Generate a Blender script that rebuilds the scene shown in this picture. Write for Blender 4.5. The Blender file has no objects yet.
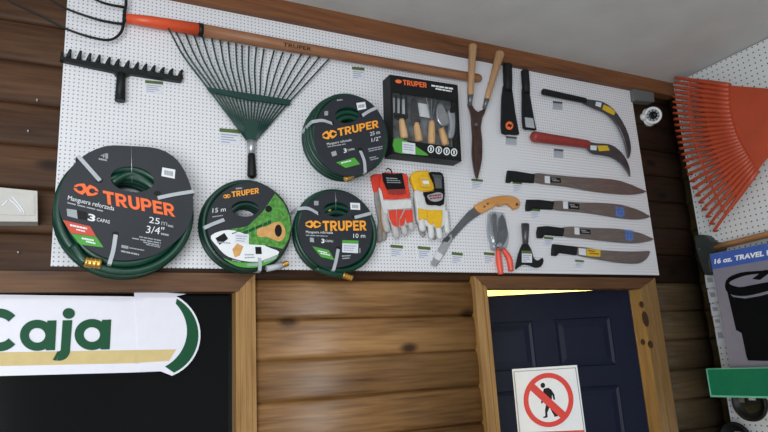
import bpy, bmesh, math, random
from mathutils import Vector, Matrix
from mathutils.geometry import tessellate_polygon
random.seed(7)
SC = bpy.context.scene
COL = SC.collection
PI = math.pi

# ------------------------------------------------------------------ camera (solved from the board, beam and door edges)
CAM = Vector((0.03007505, -2.00446224, 1.73458590)); F = 633.23
RIGHT = Vector((0.89216601, -0.44818267, -0.05632147))
UP = Vector((-0.05240615, -0.22654311, 0.97259026))
BACK = Vector((-0.44865734, -0.86476038, -0.22560159))
cd = bpy.data.cameras.new('camera'); co = bpy.data.objects.new('camera', cd); COL.objects.link(co)
co.matrix_world = Matrix(((RIGHT.x, UP.x, BACK.x, CAM.x), (RIGHT.y, UP.y, BACK.y, CAM.y), (RIGHT.z, UP.z, BACK.z, CAM.z), (0, 0, 0, 1)))
cd.sensor_width = 36; cd.lens = F*36/768; cd.clip_start = .02
SC.camera = co

def ray(px, py): return RIGHT*((px-384)/F) - UP*((py-216)/F) - BACK
def at(px, py, d):                       # point of the back wall's plane, d in front of it
    r = ray(px, py); return CAM + r*((-d-CAM.y)/r.y)
def atx(px, py, x):                      # point of a plane parallel to the right wall
    r = ray(px, py); return CAM + r*((x-CAM.x)/r.x)
def cr(c, pts): return [(c[0]+a/c[2], c[1]+b/c[2]) for a, b in pts]
def c1(c, a, b): return (c[0]+a/c[2], c[1]+b/c[2])
class Back:                              # the board's plane
    n = Vector((0, -1, 0))
    def p(s, q, d): return at(q[0], q[1], d)
XR = 2.72
class Right:                             # the right wall's plane, d = distance out of it
    n = Vector((-1, 0, 0))
    def p(s, q, d): return atx(q[0], q[1], XR-d)
TH = math.radians(26); HX, HY = 2.302, .036
class Door:                              # the leaf stands ajar
    n = Vector((-math.sin(TH), -math.cos(TH), 0))
    def p(s, q, d):
        r = ray(*q); o = Vector((HX, HY, 0)) + s.n*d
        return CAM + r*((o-CAM).dot(s.n)/r.dot(s.n))
BK, RT, DR = Back(), Right(), Door()

# ------------------------------------------------------------------ materials
def lin(h):
    h = h.lstrip('#'); v = [int(h[i:i+2], 16)/255 for i in (0, 2, 4)]
    return tuple((c/12.92 if c <= .04045 else ((c+.055)/1.055)**2.4) for c in v) + (1,)
MATS = {}
def mat(name, hexc, rough=.5, metal=0, var=.12, scale=30, bump=0, bscale=200, spec=.5, stretch=(1, 1, 1), trans=0, alpha=1):
    m = bpy.data.materials.new(name); m.use_nodes = True; nt = m.node_tree; N = nt.nodes; L = nt.links
    b = N['Principled BSDF']; b.inputs['Roughness'].default_value = rough; b.inputs['Metallic'].default_value = metal
    b.inputs['Specular IOR Level'].default_value = spec; b.inputs['Transmission Weight'].default_value = trans; b.inputs['Alpha'].default_value = alpha
    tc = N.new('ShaderNodeTexCoord'); mp = N.new('ShaderNodeMapping'); mp.inputs['Scale'].default_value = stretch
    L.new(tc.outputs['Object'], mp.inputs['Vector'])
    nz = N.new('ShaderNodeTexNoise'); nz.inputs['Scale'].default_value = scale; nz.inputs['Detail'].default_value = 4
    L.new(mp.outputs[0], nz.inputs['Vector'])
    rp = N.new('ShaderNodeValToRGB'); c = lin(hexc)
    rp.color_ramp.elements[0].position = .3; rp.color_ramp.elements[1].position = .7
    rp.color_ramp.elements[0].color = tuple(x*(1-var) for x in c[:3])+(1,)
    rp.color_ramp.elements[1].color = tuple(min(1, x*(1+var)) for x in c[:3])+(1,)
    L.new(nz.outputs['Fac'], rp.inputs['Fac']); L.new(rp.outputs[0], b.inputs['Base Color'])
    if bump:
        n2 = N.new('ShaderNodeTexNoise'); n2.inputs['Scale'].default_value = bscale; n2.inputs['Detail'].default_value = 5
        L.new(mp.outputs[0], n2.inputs['Vector'])
        bp = N.new('ShaderNodeBump'); bp.inputs['Strength'].default_value = bump; bp.inputs['Distance'].default_value = .004
        L.new(n2.outputs['Fac'], bp.inputs['Height']); L.new(bp.outputs[0], b.inputs['Normal'])
    MATS[name] = m; return m

def wood(name, dark, mid, light, axis='x', rough=.45, ring=1.0, knots=True, spec=.5):
    m = bpy.data.materials.new(name); m.use_nodes = True; nt = m.node_tree; N = nt.nodes; L = nt.links
    b = N['Principled BSDF']; b.inputs['Roughness'].default_value = rough; b.inputs['Specular IOR Level'].default_value = spec
    tc = N.new('ShaderNodeTexCoord'); ge = N.new('ShaderNodeNewGeometry')
    src = ge.outputs['Position']
    def noise(sc, s, det=4, dist=0):
        mp = N.new('ShaderNodeMapping')
        v = {'x': (s, 1, 1), 'z': (1, 1, s), 'y': (1, s, 1)}[axis]
        mp.inputs['Scale'].default_value = v; L.new(src, mp.inputs['Vector'])
        n = N.new('ShaderNodeTexNoise'); n.inputs['Scale'].default_value = sc; n.inputs['Detail'].default_value = det; n.inputs['Distortion'].default_value = dist
        L.new(mp.outputs[0], n.inputs['Vector']); return n.outputs['Fac']
    big = noise(7*ring, .15, 3, .6); fine = noise(90*ring, .06, 4, .3)
    mx = N.new('ShaderNodeMath'); mx.operation = 'MULTIPLY_ADD'; L.new(fine, mx.inputs[0]); mx.inputs[1].default_value = .45
    ms = N.new('ShaderNodeMath'); ms.operation = 'MULTIPLY'; L.new(big, ms.inputs[0]); ms.inputs[1].default_value = .6
    L.new(ms.outputs[0], mx.inputs[2])
    rp = N.new('ShaderNodeValToRGB'); e = rp.color_ramp.elements
    e[0].position = .34; e[0].color = lin(dark); e[1].position = .70; e[1].color = lin(light)
    k = e.new(.52); k.color = lin(mid); L.new(mx.outputs[0], rp.inputs['Fac'])
    out = rp.outputs[0]
    if name.startswith('log'):               # every plank its own tone
        sx = N.new('ShaderNodeSeparateXYZ'); L.new(src, sx.inputs[0])
        q = [N.new('ShaderNodeMath') for _ in range(3)]
        q[0].operation = 'SUBTRACT'; L.new(sx.outputs[2], q[0].inputs[0]); q[0].inputs[1].default_value = 1.503
        q[1].operation = 'DIVIDE'; L.new(q[0].outputs[0], q[1].inputs[0]); q[1].inputs[1].default_value = .129
        q[2].operation = 'FLOOR'; L.new(q[1].outputs[0], q[2].inputs[0])
        wn_ = N.new('ShaderNodeTexWhiteNoise'); wn_.noise_dimensions = '1D'; L.new(q[2].outputs[0], wn_.inputs['W'])
        mr = N.new('ShaderNodeMapRange'); mr.inputs['To Min'].default_value = .78; mr.inputs['To Max'].default_value = 1.16; L.new(wn_.outputs['Value'], mr.inputs['Value'])
        vm = N.new('ShaderNodeVectorMath'); vm.operation = 'SCALE'; L.new(out, vm.inputs[0]); L.new(mr.outputs[0], vm.inputs['Scale']); out = vm.outputs[0]
    if knots:
        sk = N.new('ShaderNodeSeparateXYZ'); L.new(src, sk.inputs[0]); ck = N.new('ShaderNodeCombineXYZ')
        for ia, ib, f in ((0, 0, 1), (2, 1, 1)):
            mm = N.new('ShaderNodeMath'); mm.operation = 'MULTIPLY'; mm.inputs[1].default_value = .5 if (axis == 'x') == (ia == 0) else 1
            L.new(sk.outputs[ia], mm.inputs[0]); L.new(mm.outputs[0], ck.inputs[ib])
        vo = N.new('ShaderNodeTexVoronoi'); vo.voronoi_dimensions = '2D'; vo.inputs['Scale'].default_value = 4.3; L.new(ck.outputs[0], vo.inputs['Vector'])
        kr = N.new('ShaderNodeValToRGB'); kr.color_ramp.elements[0].position = .035; kr.color_ramp.elements[0].color = (1, 1, 1, 1)
        kr.color_ramp.elements[1].position = .10; kr.color_ramp.elements[1].color = (0, 0, 0, 1)
        L.new(vo.outputs['Distance'], kr.inputs['Fac'])
        mi = N.new('ShaderNodeMix'); mi.data_type = 'RGBA'; L.new(kr.outputs[0], mi.inputs['Factor'])
        L.new(out, mi.inputs['A']); mi.inputs['B'].default_value = tuple(x*.8 for x in lin(dark)[:3])+(1,)
        out = mi.outputs['Result']
    L.new(out, b.inputs['Base Color'])
    bp = N.new('ShaderNodeBump'); bp.inputs['Strength'].default_value = .12; bp.inputs['Distance'].default_value = .002
    L.new(fine, bp.inputs['Height']); L.new(bp.outputs[0], b.inputs['Normal'])
    MATS[name] = m; return m

def pegmat(name, hexc, pitch, r, axes, hole='#55565e', stagger=False):
    m = bpy.data.materials.new(name); m.use_nodes = True; nt = m.node_tree; N = nt.nodes; L = nt.links
    b = N['Principled BSDF']; b.inputs['Roughness'].default_value = .45
    ge = N.new('ShaderNodeNewGeometry'); sp = N.new('ShaderNodeSeparateXYZ'); L.new(ge.outputs['Position'], sp.inputs[0])
    def M(op, a, bb=None):
        n = N.new('ShaderNodeMath'); n.operation = op
        for i, v in enumerate((a, bb)):
            if v is None: continue
            if isinstance(v, (int, float)): n.inputs[i].default_value = v
            else: L.new(v, n.inputs[i])
        return n.outputs[0]
    def cell(o): return M('SUBTRACT', M('FRACT', M('DIVIDE', o, pitch)), .5)
    u, v = cell(sp.outputs[axes[0]]), cell(sp.outputs[axes[1]])
    d = M('SQRT', M('ADD', M('MULTIPLY', u, u), M('MULTIPLY', v, v)))
    mask = M('LESS_THAN', d, r/pitch)
    nz = N.new('ShaderNodeTexNoise'); nz.inputs['Scale'].default_value = 3; L.new(ge.outputs['Position'], nz.inputs['Vector'])
    rp = N.new('ShaderNodeValToRGB'); c = lin(hexc); rp.color_ramp.elements[0].color = tuple(x*.93 for x in c[:3])+(1,); rp.color_ramp.elements[1].color = c
    L.new(nz.outputs['Fac'], rp.inputs['Fac'])
    mi = N.new('ShaderNodeMix'); mi.data_type = 'RGBA'; L.new(mask, mi.inputs['Factor']); L.new(rp.outputs[0], mi.inputs['A']); mi.inputs['B'].default_value = lin(hole)
    L.new(mi.outputs['Result'], b.inputs['Base Color'])
    MATS[name] = m; return m

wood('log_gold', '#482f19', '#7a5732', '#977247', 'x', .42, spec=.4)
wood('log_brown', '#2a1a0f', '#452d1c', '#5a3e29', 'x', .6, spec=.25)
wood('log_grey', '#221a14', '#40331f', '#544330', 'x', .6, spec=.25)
wood('beam_wood', '#442612', '#6e4223', '#84542f', 'x', .6, knots=False)
wood('header_wood', '#3a210f', '#5a391d', '#6d4a28', 'x', .6, knots=False)
wood('casing_wood', '#694a28', '#957041', '#aa8654', 'z', .4, knots=False)
wood('casing_knotty', '#523a20', '#785a36', '#8b6d44', 'z', .4, knots=False)
wood('reveal_wood', '#4c3018', '#70502a', '#866236', 'z', .45, knots=False)
wood('handle_wood', '#6a4630', '#86593d', '#986a4a', 'x', .5, 2, False)
wood('pale_wood', '#92704e', '#b08a64', '#c09a74', 'z', .45, 2, False)
wood('tool_wood', '#b98c5c', '#d8ac78', '#e6c090', 'z', .45, 2, False)
wood('saw_wood', '#a8743c', '#c78d4e', '#d49c5c', 'x', .4, 2, False)
wood('axe_wood', '#8a5c38', '#ad7c50', '#bd8c60', 'y', .5, 2, False)
pegmat('peg_white', '#dfe0e4', .0127, .0022, (0, 2), '#7c7d88')
pegmat('peg_side', '#d9dcdc', .0254, .0034, (1, 2), '#35373a')
mat('knot', '#3a2412', .6, 0, .5, 90)
mat('ceiling_paint', '#bfbfbe', .85, 0, .05, 6, .25, 60)
mat('floor_tile', '#b5aea4', .5, 0, .1, 8)
mat('room_cream', '#fff2b8', .8, 0, .03)
mat('wall_plain', '#4d3b2d', .7)
mat('dark_glass', '#070908', .12, 0, .3, 3, 0, 200, .18)
mat('shop_dark', '#101210', .8)
mat('steel_black', '#1f2324', .45, .3, .2, 40, .1, spec=.25)
mat('steel_green', '#123a33', .4, .1, .15)
mat('steel_rust', '#4d3a35', .5, .5, .25, 25, .1)
mat('steel_blade', '#7b706b', .4, .6, .18, 15, 0, 200, .5, (1, 1, 8))
mat('steel_dark', '#515256', .4, .6, .2, 20)
mat('steel_grey', '#6d7074', .38, .6, .15, 20)
mat('steel_bright', '#b9bcc0', .3, .7, .1)
mat('axe_steel', '#363c3a', .5, .2, .15)
mat('mug_print', '#0d0e10', .85, 0, .1, spec=.04)
mat('brass', '#c79a4c', .3, .8, .15)
mat('plastic_black', '#141617', .45, 0, .15, spec=.25)
mat('handle_black', '#15181a', .6, 0, .2, 60, .2, spec=.25)
mat('plastic_orange', '#d4502a', .4, 0, .06)
mat('rake_orange', '#ae4527', .45, 0, .08, 12)
mat('plastic_red', '#e04a3a', .4, 0, .08)
mat('handle_red', '#8c2f2a', .5, 0, .12)
mat('grip_red', '#e0523e', .4, 0, .08)
mat('hose_green', '#08382a', .36, 0, .15, 20)
mat('hose_dark', '#072f24', .36, 0, .15, 20)
mat('card_grey', '#2b2e34', .45, 0, .06, 8, spec=.25)
mat('print_orange', '#ef6f3c', .5, 0, .03, spec=.25)
mat('print_amber', '#eea03a', .5, 0, .03, spec=.25)
mat('print_white', '#dfe3e6', .5, 0, .03, spec=.25)
mat('print_grey', '#9da2a8', .5, 0, .05, spec=.25)
mat('print_green', '#4f9c3f', .5, 0, .08, spec=.25)
mat('print_red', '#c5503f', .5, 0, .06, spec=.25)
mat('print_black', '#0d0e0f', .5, 0, .1, spec=.25)
mat('print_blue', '#4b78c4', .5, 0, .1, spec=.25)
mat('print_yellow', '#d2b02c', .5, 0, .06, spec=.25)
mat('print_tan', '#c9995e', .5, 0, .15, 60, spec=.25)
mat('print_grass', '#4f8a3c', .5, 0, .45, 90, spec=.25)
mat('print_deepgreen', '#05492b', .5, 0, .05, spec=.25)
mat('print_cream', '#c9b47e', .5, 0, .05, spec=.25)
mat('sign_red', '#d33a30', .45, 0, .03)
mat('sign_white', '#e3e7ee', .4, 0, .02)
mat('sign_panel', '#dcdce6', .4, 0, .02)
mat('tie_plastic', '#aab0b6', .4, 0, .06)
mat('tag_white', '#d3d6dd', .5, 0, .05, spec=.25)
mat('tag_grey', '#a9adb2', .5, 0, .1, spec=.25)
mat('tag_green', '#55683a', .5, 0, .1, spec=.25)
mat('tag_ink', '#9a9fb4', .5, 0, .1, spec=.25)
mat('glove_red', '#d8402c', .85, 0, .1, 60, .3)
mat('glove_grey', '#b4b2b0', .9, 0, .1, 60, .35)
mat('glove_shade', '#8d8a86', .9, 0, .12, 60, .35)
mat('glove_white', '#cfd0d0', .9, 0, .06, 60, .3)
mat('glove_yellow', '#e0b01e', .85, 0, .08, 60, .3)
mat('glove_tan', '#b5762e', .85, 0, .1, 60, .3)
mat('paint_navy', '#080f26', .45, 0, .05, 12, 0, 200, .2)
mat('camera_white', '#d6d6d4', .4, 0, .03)
mat('box_grey', '#5f6362', .6, 0, .05)
mat('carton_black', '#17191a', .5, 0, .1, spec=.25)
mat('carton_grey', '#787685', .8, 0, .04, spec=.06)
mat('band_blue', '#3a58a8', .5, 0, .06, spec=.25)
mat('strip_green', '#0a654b', .5, 0, .05, spec=.12)
mat('strip_edge', '#5aa592', .3, 0, .05, spec=.25)
mat('shelf_metal', '#90948f', .5, 0, .05)
mat('wrap_white', '#b9b7b2', .35, 0, .06, 20, .5, 45)
mat('inner_card', '#6a6e72', .6, 0, .6, 28)
mat('lead_grey', '#50545a', .35, .3, .2, 30)
def film(name, tint, fac):
    m = bpy.data.materials.new(name); m.use_nodes = True; nt = m.node_tree; N = nt.nodes; L = nt.links
    N.remove(N['Principled BSDF']); t = N.new('ShaderNodeBsdfTransparent'); t.inputs[0].default_value = tint
    g = N.new('ShaderNodeBsdfGlossy'); g.inputs['Roughness'].default_value = .18; g.inputs['Color'].default_value = (.8, .82, .84, 1)
    nz = N.new('ShaderNodeTexNoise'); nz.inputs['Scale'].default_value = 35; bp = N.new('ShaderNodeBump'); bp.inputs['Strength'].default_value = .5; bp.inputs['Distance'].default_value = .006
    tc = N.new('ShaderNodeTexCoord'); L.new(tc.outputs['Object'], nz.inputs['Vector'])
    L.new(nz.outputs['Fac'], bp.inputs['Height']); L.new(bp.outputs[0], g.inputs['Normal'])
    mx = N.new('ShaderNodeMixShader'); mx.inputs[0].default_value = fac
    L.new(t.outputs[0], mx.inputs[1]); L.new(g.outputs[0], mx.inputs[2]); L.new(mx.outputs[0], N['Material Output'].inputs[0])
    MATS[name] = m; return m
film('clear_film', (.86, .88, .9, 1), .14)
film('window_film', (.98, .98, .98, 1), .03)

# ------------------------------------------------------------------ object helpers
WORLD = {}
def tag(o, label, cat, group=None):
    o['label'] = label; o['category'] = cat
    if group: o['group'] = group
    return o
def link(name, bm, m, parent=None, smooth=False, kind=None, origin=None):
    bmesh.ops.recalc_face_normals(bm, faces=bm.faces)
    vs = [v.co for v in bm.verts]
    lo = Vector([min(v[i] for v in vs) for i in range(3)]); hi = Vector([max(v[i] for v in vs) for i in range(3)])
    c = origin.copy() if origin else (lo+hi)/2
    for v in bm.verts: v.co -= c
    me = bpy.data.meshes.new(name); bm.to_mesh(me); bm.free()
    ms = m if isinstance(m, (list, tuple)) else [m]
    for x in ms: me.materials.append(MATS[x])
    if smooth:
        for p in me.polygons: p.use_smooth = True
    o = bpy.data.objects.new(name, me); COL.objects.link(o)
    if parent is not None:
        o.parent = parent; o.location = c - WORLD[parent.name]
    else: o.location = c
    WORLD[o.name] = c
    if kind: o['kind'] = kind
    return o
def thing(name, loc, label, cat, group=None):
    o = bpy.data.objects.new(name, None); COL.objects.link(o); o.location = loc; o.empty_display_size = .05
    WORLD[o.name] = Vector(loc); return tag(o, label, cat, group)
def struct(name, bm, m, parent=None, smooth=False):
    return link(name, bm, m, parent, smooth, None if parent else 'structure')
def bmn(): return bmesh.new()
def box(bm, a, b, mi=0):
    x0, y0, z0 = a; x1, y1, z1 = b
    v = [bm.verts.new(p) for p in ((x0, y0, z0), (x1, y0, z0), (x1, y1, z0), (x0, y1, z0), (x0, y0, z1), (x1, y0, z1), (x1, y1, z1), (x0, y1, z1))]
    for q in ((0, 3, 2, 1), (4, 5, 6, 7), (0, 1, 5, 4), (1, 2, 6, 5), (2, 3, 7, 6), (3, 0, 4, 7)):
        f = bm.faces.new([v[i] for i in q]); f.material_index = mi
    return bm
def bevel(bm, w, seg=2, ang=35):
    es = [e for e in bm.edges if len(e.link_faces) == 2 and e.calc_face_angle(0) > math.radians(ang)]
    if es: bmesh.ops.bevel(bm, geom=es, offset=w, segments=seg, affect='EDGES', clamp_overlap=True)
    return bm
def smooth_poly(pts, n=4):               # closed Catmull-Rom
    out = []; N = len(pts)
    for i in range(N):
        p0, p1, p2, p3 = [Vector(pts[(i+k) % N]) for k in (-1, 0, 1, 2)]
        for j in range(n):
            t = j/n
            out.append(.5*((2*p1)+(p2-p0)*t+(2*p0-5*p1+4*p2-p3)*t*t+(3*p1-p0-3*p2+p3)*t**3))
    return [tuple(p) for p in out]
def smooth_line(pts, n=6):
    P = [Vector(p) for p in pts]; out = []
    for i in range(len(P)-1):
        p0 = P[i-1] if i else P[0]*2-P[1]; p1, p2 = P[i], P[i+1]; p3 = P[i+2] if i+2 < len(P) else P[-1]*2-P[-2]
        for j in range(n):
            t = j/n
            out.append(.5*((2*p1)+(p2-p0)*t+(2*p0-5*p1+4*p2-p3)*t*t+(3*p1-p0-3*p2+p3)*t**3))
    return out+[P[-1]]
def prism(bm, W3, n, th, mi=0, rim=0):
    """outline W3 (world points of the front face) pushed back by th against n; rim > 0 rounds the front edge"""
    tris = tessellate_polygon([W3]); N = len(W3)
    if rim:
        c = sum(W3, Vector())/N; ins = []
        for i in range(N):
            a, b_, d = W3[i-1], W3[i], W3[(i+1) % N]
            t = (d-a); t -= n*t.dot(n)
            q = n.cross(t); q = q.normalized() if q.length > 1e-9 else Vector()
            ins.append(q)
        area = sum(((W3[i]-c).cross(W3[(i+1) % N]-c)).dot(n) for i in range(N))
        s = 1 if area > 0 else -1
        front = [bm.verts.new(W3[i]+ins[i]*rim*s) for i in range(N)]
        mid = [bm.verts.new(W3[i]-n*rim) for i in range(N)]
    else:
        front = [bm.verts.new(p) for p in W3]; mid = front
    back = [bm.verts.new(p-n*th) for p in W3]
    def face(v):
        try: f = bm.faces.new(v); f.material_index = mi
        except ValueError: pass
    for t in tris: face([front[i] for i in t]); face([back[i] for i in reversed(t)])
    for i in range(N):
        j = (i+1) % N
        if rim: face([front[i], front[j], mid[j], mid[i]])
        face([mid[i], mid[j], back[j], back[i]])
    return bm
def slab(name, pts, d, th, m, parent=None, pl=BK, sm=0, rim=0):
    if sm: pts = smooth_poly(pts, sm)
    return link(name, prism(bmn(), [pl.p(q, d) for q in pts], pl.n, th, 0, rim), m, parent)
def tube_bm(bm, P, R, seg=10, closed=False, cap=True, flat=None, mi=0):
    P = [Vector(p) for p in P]; N = len(P)
    R = R if isinstance(R, (list, tuple)) else [R]*N
    rings = []; up = None
    for i in range(N):
        a = P[i-1] if (i or closed) else P[i]; b = P[(i+1) % N] if (i < N-1 or closed) else P[i]
        t = (b-a).normalized()
        if up is None:
            up = Vector((0, -1, 0)); up = up if abs(t.dot(up)) < .95 else Vector((0, 0, 1))
        u = (up-t*up.dot(t)).normalized(); up = u; w = t.cross(u)
        fl = flat if flat else 1
        rings.append([bm.verts.new(P[i]+(u*math.cos(2*PI*k/seg)*fl+w*math.sin(2*PI*k/seg))*R[i]) for k in range(seg)])
    M = N if closed else N-1
    for i in range(M):
        A, B = rings[i], rings[(i+1) % N]
        for k in range(seg):
            f = bm.faces.new((A[k], A[(k+1) % seg], B[(k+1) % seg], B[k])); f.material_index = mi; f.smooth = True
    if cap and not closed:
        bm.faces.new(list(reversed(rings[0]))).material_index = mi; bm.faces.new(rings[-1]).material_index = mi
    return bm
def tube(name, P, R, m, parent=None, seg=10, **k):
    return link(name, tube_bm(bmn(), P, R, seg, **k), m, parent)
def rounded(P0, P1, r0, r1, n=4):        # path and radii of a rod with rounded ends
    d = (P1-P0).normalized(); P = []; R = []
    for i in range(n+1):
        a = PI/2*i/n; P.append(P0+d*r0*(1-math.cos(a))*.7); R.append(max(r0*math.sin(a), r0*.05))
    for i in range(n, -1, -1):
        a = PI/2*i/n; P.append(P1-d*r1*(1-math.cos(a))*.7); R.append(max(r1*math.sin(a), r1*.05))
    return P, R
def disc(name, c, r, d, th, m, parent, pl=BK, ry=None, rot=0, seg=24, rim=0):
    """ellipse given in picture units about c, set on a plane"""
    ry = ry or r; pts = []
    for k in range(seg):
        a = 2*PI*k/seg; x, y = r*math.cos(a), ry*math.sin(a)
        pts.append((c[0]+x*math.cos(rot)-y*math.sin(rot), c[1]+x*math.sin(rot)+y*math.cos(rot)))
    return slab(name, pts, d, th, m, parent, pl, 0, rim)
_T = {}
def glyphs(body, bold):
    k = (body, bold)
    if k in _T: return _T[k]
    cu = bpy.data.curves.new('lettering', 'FONT'); cu.body = body; cu.offset = bold if bold > .025 else 0; cu.resolution_u = 3; cu.fill_mode = 'FRONT'
    ob = bpy.data.objects.new('lettering', cu); COL.objects.link(ob)
    bpy.context.view_layer.update()
    me = bpy.data.meshes.new_from_object(ob.evaluated_get(bpy.context.evaluated_depsgraph_get()))
    V = [v.co.copy() for v in me.vertices]; Fc = [tuple(p.vertices) for p in me.polygons]
    bpy.data.objects.remove(ob); bpy.data.curves.remove(cu); bpy.data.meshes.remove(me)
    _T[k] = (V, Fc); return _T[k]
_cap = None
def text(body, BL, BR, TL, d, m, parent, pl=BK, bold=.02, name='lettering'):
    """flat lettering on a plane: baseline from BL to BR, cap height up to TL"""
    global _cap
    if _cap is None: _cap = max(v.y for v in glyphs('H', 0)[0])
    V, Fc = glyphs(body, bold); x0 = min(v.x for v in V); x1 = max(v.x for v in V)
    O = pl.p(BL, d); U = (pl.p(BR, d)-O)/(x1-x0); Y = (pl.p(TL, d)-O)/_cap
    bm = bmn(); vs = [bm.verts.new(O+U*(v.x-x0)+Y*v.y) for v in V]
    for f in Fc:
        try: bm.faces.new([vs[i] for i in f])
        except ValueError: pass
    return link(name, bm, m, parent)
def _arc(cx, cy, rx, ry, qx, qy, a0, a1, n=14):
    f = lambda r1, r2, t: (cx+r1*math.cos(math.radians(t)), cy+r2*math.sin(math.radians(t)))
    return [[f(rx, ry, a0+(a1-a0)*k/n), f(rx, ry, a0+(a1-a0)*(k+1)/n), f(qx, qy, a0+(a1-a0)*(k+1)/n), f(qx, qy, a0+(a1-a0)*k/n)] for k in range(n)]
def _r(x0, y0, x1, y1): return [(x0, y0), (x1, y0), (x1, y1), (x0, y1)]
BLOCK = {'T': (.74, [_r(0, .79, .74, 1), _r(.25, 0, .49, .79)]),
         'P': (.76, [_r(0, 0, .23, 1), _r(.23, .80, .44, 1), _r(.23, .34, .44, .54)]+_arc(.44, .67, .32, .33, .11, .13, -90, 90)),
         'R': (.80, [_r(0, 0, .23, 1), _r(.23, .80, .44, 1), _r(.23, .36, .44, .55)]+_arc(.44, .68, .32, .32, .11, .12, -90, 90)+[[(.29, .36), (.55, .36), (.80, 0), (.53, 0)]]),
         'U': (.78, [_r(0, .36, .23, 1), _r(.55, .36, .78, 1)]+_arc(.39, .36, .39, .37, .16, .16, 180, 360)),
         'E': (.68, [_r(0, 0, .23, 1), _r(.23, .80, .68, 1), _r(.23, .41, .62, .60), _r(.23, 0, .68, .20)])}
def block_text(body, BL, BR, TL, d, m, parent, pl=BK):
    """heavy sans lettering laid on a plane like text()"""
    W = sum(BLOCK[ch][0] for ch in body)+.09*(len(body)-1)
    O = pl.p(BL, d); U = (pl.p(BR, d)-O)/W; Y = pl.p(TL, d)-O; bm = bmn(); x = 0
    for ch in body:
        for q in BLOCK[ch][1]:
            bm.faces.new([bm.verts.new(O+U*(x+a)+Y*b_) for a, b_ in q])
        x += BLOCK[ch][0]+.09
    return link('lettering', bm, m, parent)
def bars(c, rows, d, m, parent, pl=BK, name='small_print'):
    """rows of print too small to read: (x0,y0,x1,y1,h) strokes broken into word-length dashes"""
    bm = bmn(); rnd = random.Random(int(rows[0][0]*7+rows[0][1]))
    for (x0, y0, x1, y1, h) in rows:
        t = 0
        while t < 1:
            w = min(1-t, rnd.uniform(.14, .3)); e = t+w*.86
            q = [(x0+(x1-x0)*t, y0+(y1-y0)*t), (x0+(x1-x0)*e, y0+(y1-y0)*e)]
            prism(bm, [pl.p(c1(c, *p), d) for p in (q[0], q[1], (q[1][0], q[1][1]+h), (q[0][0], q[0][1]+h))], pl.n, .0003)
            t += w
    return link(name, bm, m, parent)

# ------------------------------------------------------------------ the setting
ZC = 3.02
def logs(bm, x0, x1, z0, z1, mi_f):
    k0 = math.floor((z0-1.503)/.129+1e-6); z = 1.503+.129*k0; k = k0
    while z < z1-1e-6:
        a, b = max(z, z0), min(z+.129, z1); n = 16; P = []
        for i in range(n+1):
            zz = a+(b-a)*i/n; t = min(1, max(0, (zz-z)/.129))
            P.append((.003-.005*max(0, math.sin(PI*t))-.008*min(1, t/.08, (1-t)/.02)**.6, zz))
        P += [(.115, b), (.115, a)]
        L = [bm.verts.new((x0, y, q)) for y, q in P]; R = [bm.verts.new((x1, y, q)) for y, q in P]
        mi = mi_f(k)
        for i in range(len(P)):
            j = (i+1) % len(P); f = bm.faces.new((L[i], L[j], R[j], R[i])); f.material_index = mi; f.smooth = i < n
        bm.faces.new(list(reversed(L))).material_index = mi; bm.faces.new(R).material_index = mi
        z += .129; k += 1
def wall_right_bm():
    bm = bmn(); n = 12; k = -12
    while 1.503+.129*k < ZC:
        z = 1.503+.129*k; a, b = max(0, z), min(ZC, z+.129); P = []
        for i in range(n+1):
            zz = a+(b-a)*i/n; t = min(1, max(0, (zz-z)/.129))
            P.append((2.752-.005*max(0, math.sin(PI*t))-.008*min(1, t/.08, (1-t)/.02)**.6, zz))
        P += [(2.84, b), (2.84, a)]
        L = [bm.verts.new((x, -5, q)) for x, q in P]; R = [bm.verts.new((x, .115, q)) for x, q in P]
        for i in range(len(P)):
            j = (i+1) % len(P); bm.faces.new((L[i], L[j], R[j], R[i])).smooth = i < n
        bm.faces.new(list(reversed(L))); bm.faces.new(R); k += 1
    return bm
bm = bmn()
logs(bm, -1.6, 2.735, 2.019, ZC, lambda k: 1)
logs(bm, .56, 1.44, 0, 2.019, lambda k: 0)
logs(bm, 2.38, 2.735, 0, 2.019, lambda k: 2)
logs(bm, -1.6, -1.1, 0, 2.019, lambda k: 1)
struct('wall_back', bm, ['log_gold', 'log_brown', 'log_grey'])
struct('ceiling', box(bmn(), (-1.6, -5, ZC), (2.84, .115, ZC+.05)), 'ceiling_paint')
struct('floor', box(bmn(), (-1.6, -5, -.05), (2.84, 1.6, 0)), 'floor_tile')
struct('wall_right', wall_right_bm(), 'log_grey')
struct('trim_1', bevel(box(bmn(), (-1.6, -.055, 2.948), (2.719, .03, ZC)), .003), 'beam_wood')
# cashier's window
wn = thing('window_1', (0, 0, 1.0), '', 'window')
for k in ('label', 'category'): del wn[k]
wn['kind'] = 'structure'
def casing(parent, x0, x1, zt, hm, jm):
    """mitred wooden casing round an opening x0..x1 (inner), inner top zt"""
    pass
b = bmn(); prism(b, [Vector(p) for p in ((-1.16, -.03, 2.035), (.581, -.03, 2.035), (.522, -.03, 1.978), (-1.1, -.03, 1.978))], BK.n, .06)
link('header_board', bevel(b, .003), 'header_wood', wn)
b = bmn()
for (xa, xb, y) in ((.520, .532, -.020), (.532, .549, -.027), (.549, .566, -.031), (.566, .581, -.026)):
    za, zb_ = 1.978+(xa-.520)*.93, 1.978+(xb-.520)*.93
    prism(b, [Vector(p) for p in ((xa, y, 0.9), (xb, y, .9), (xb, y, zb_), (xa, y, za))], BK.n, .05)
link('side_board', bevel(b, .002), 'casing_wood', wn)
link('window_pane', box(bmn(), (-1.1, .03, .9), (.53, .036, 1.985)), 'dark_glass', wn)
link('window_sill', bevel(box(bmn(), (-1.16, -.06, .86), (.59, .115, .9)), .004), 'casing_wood', wn)
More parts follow.
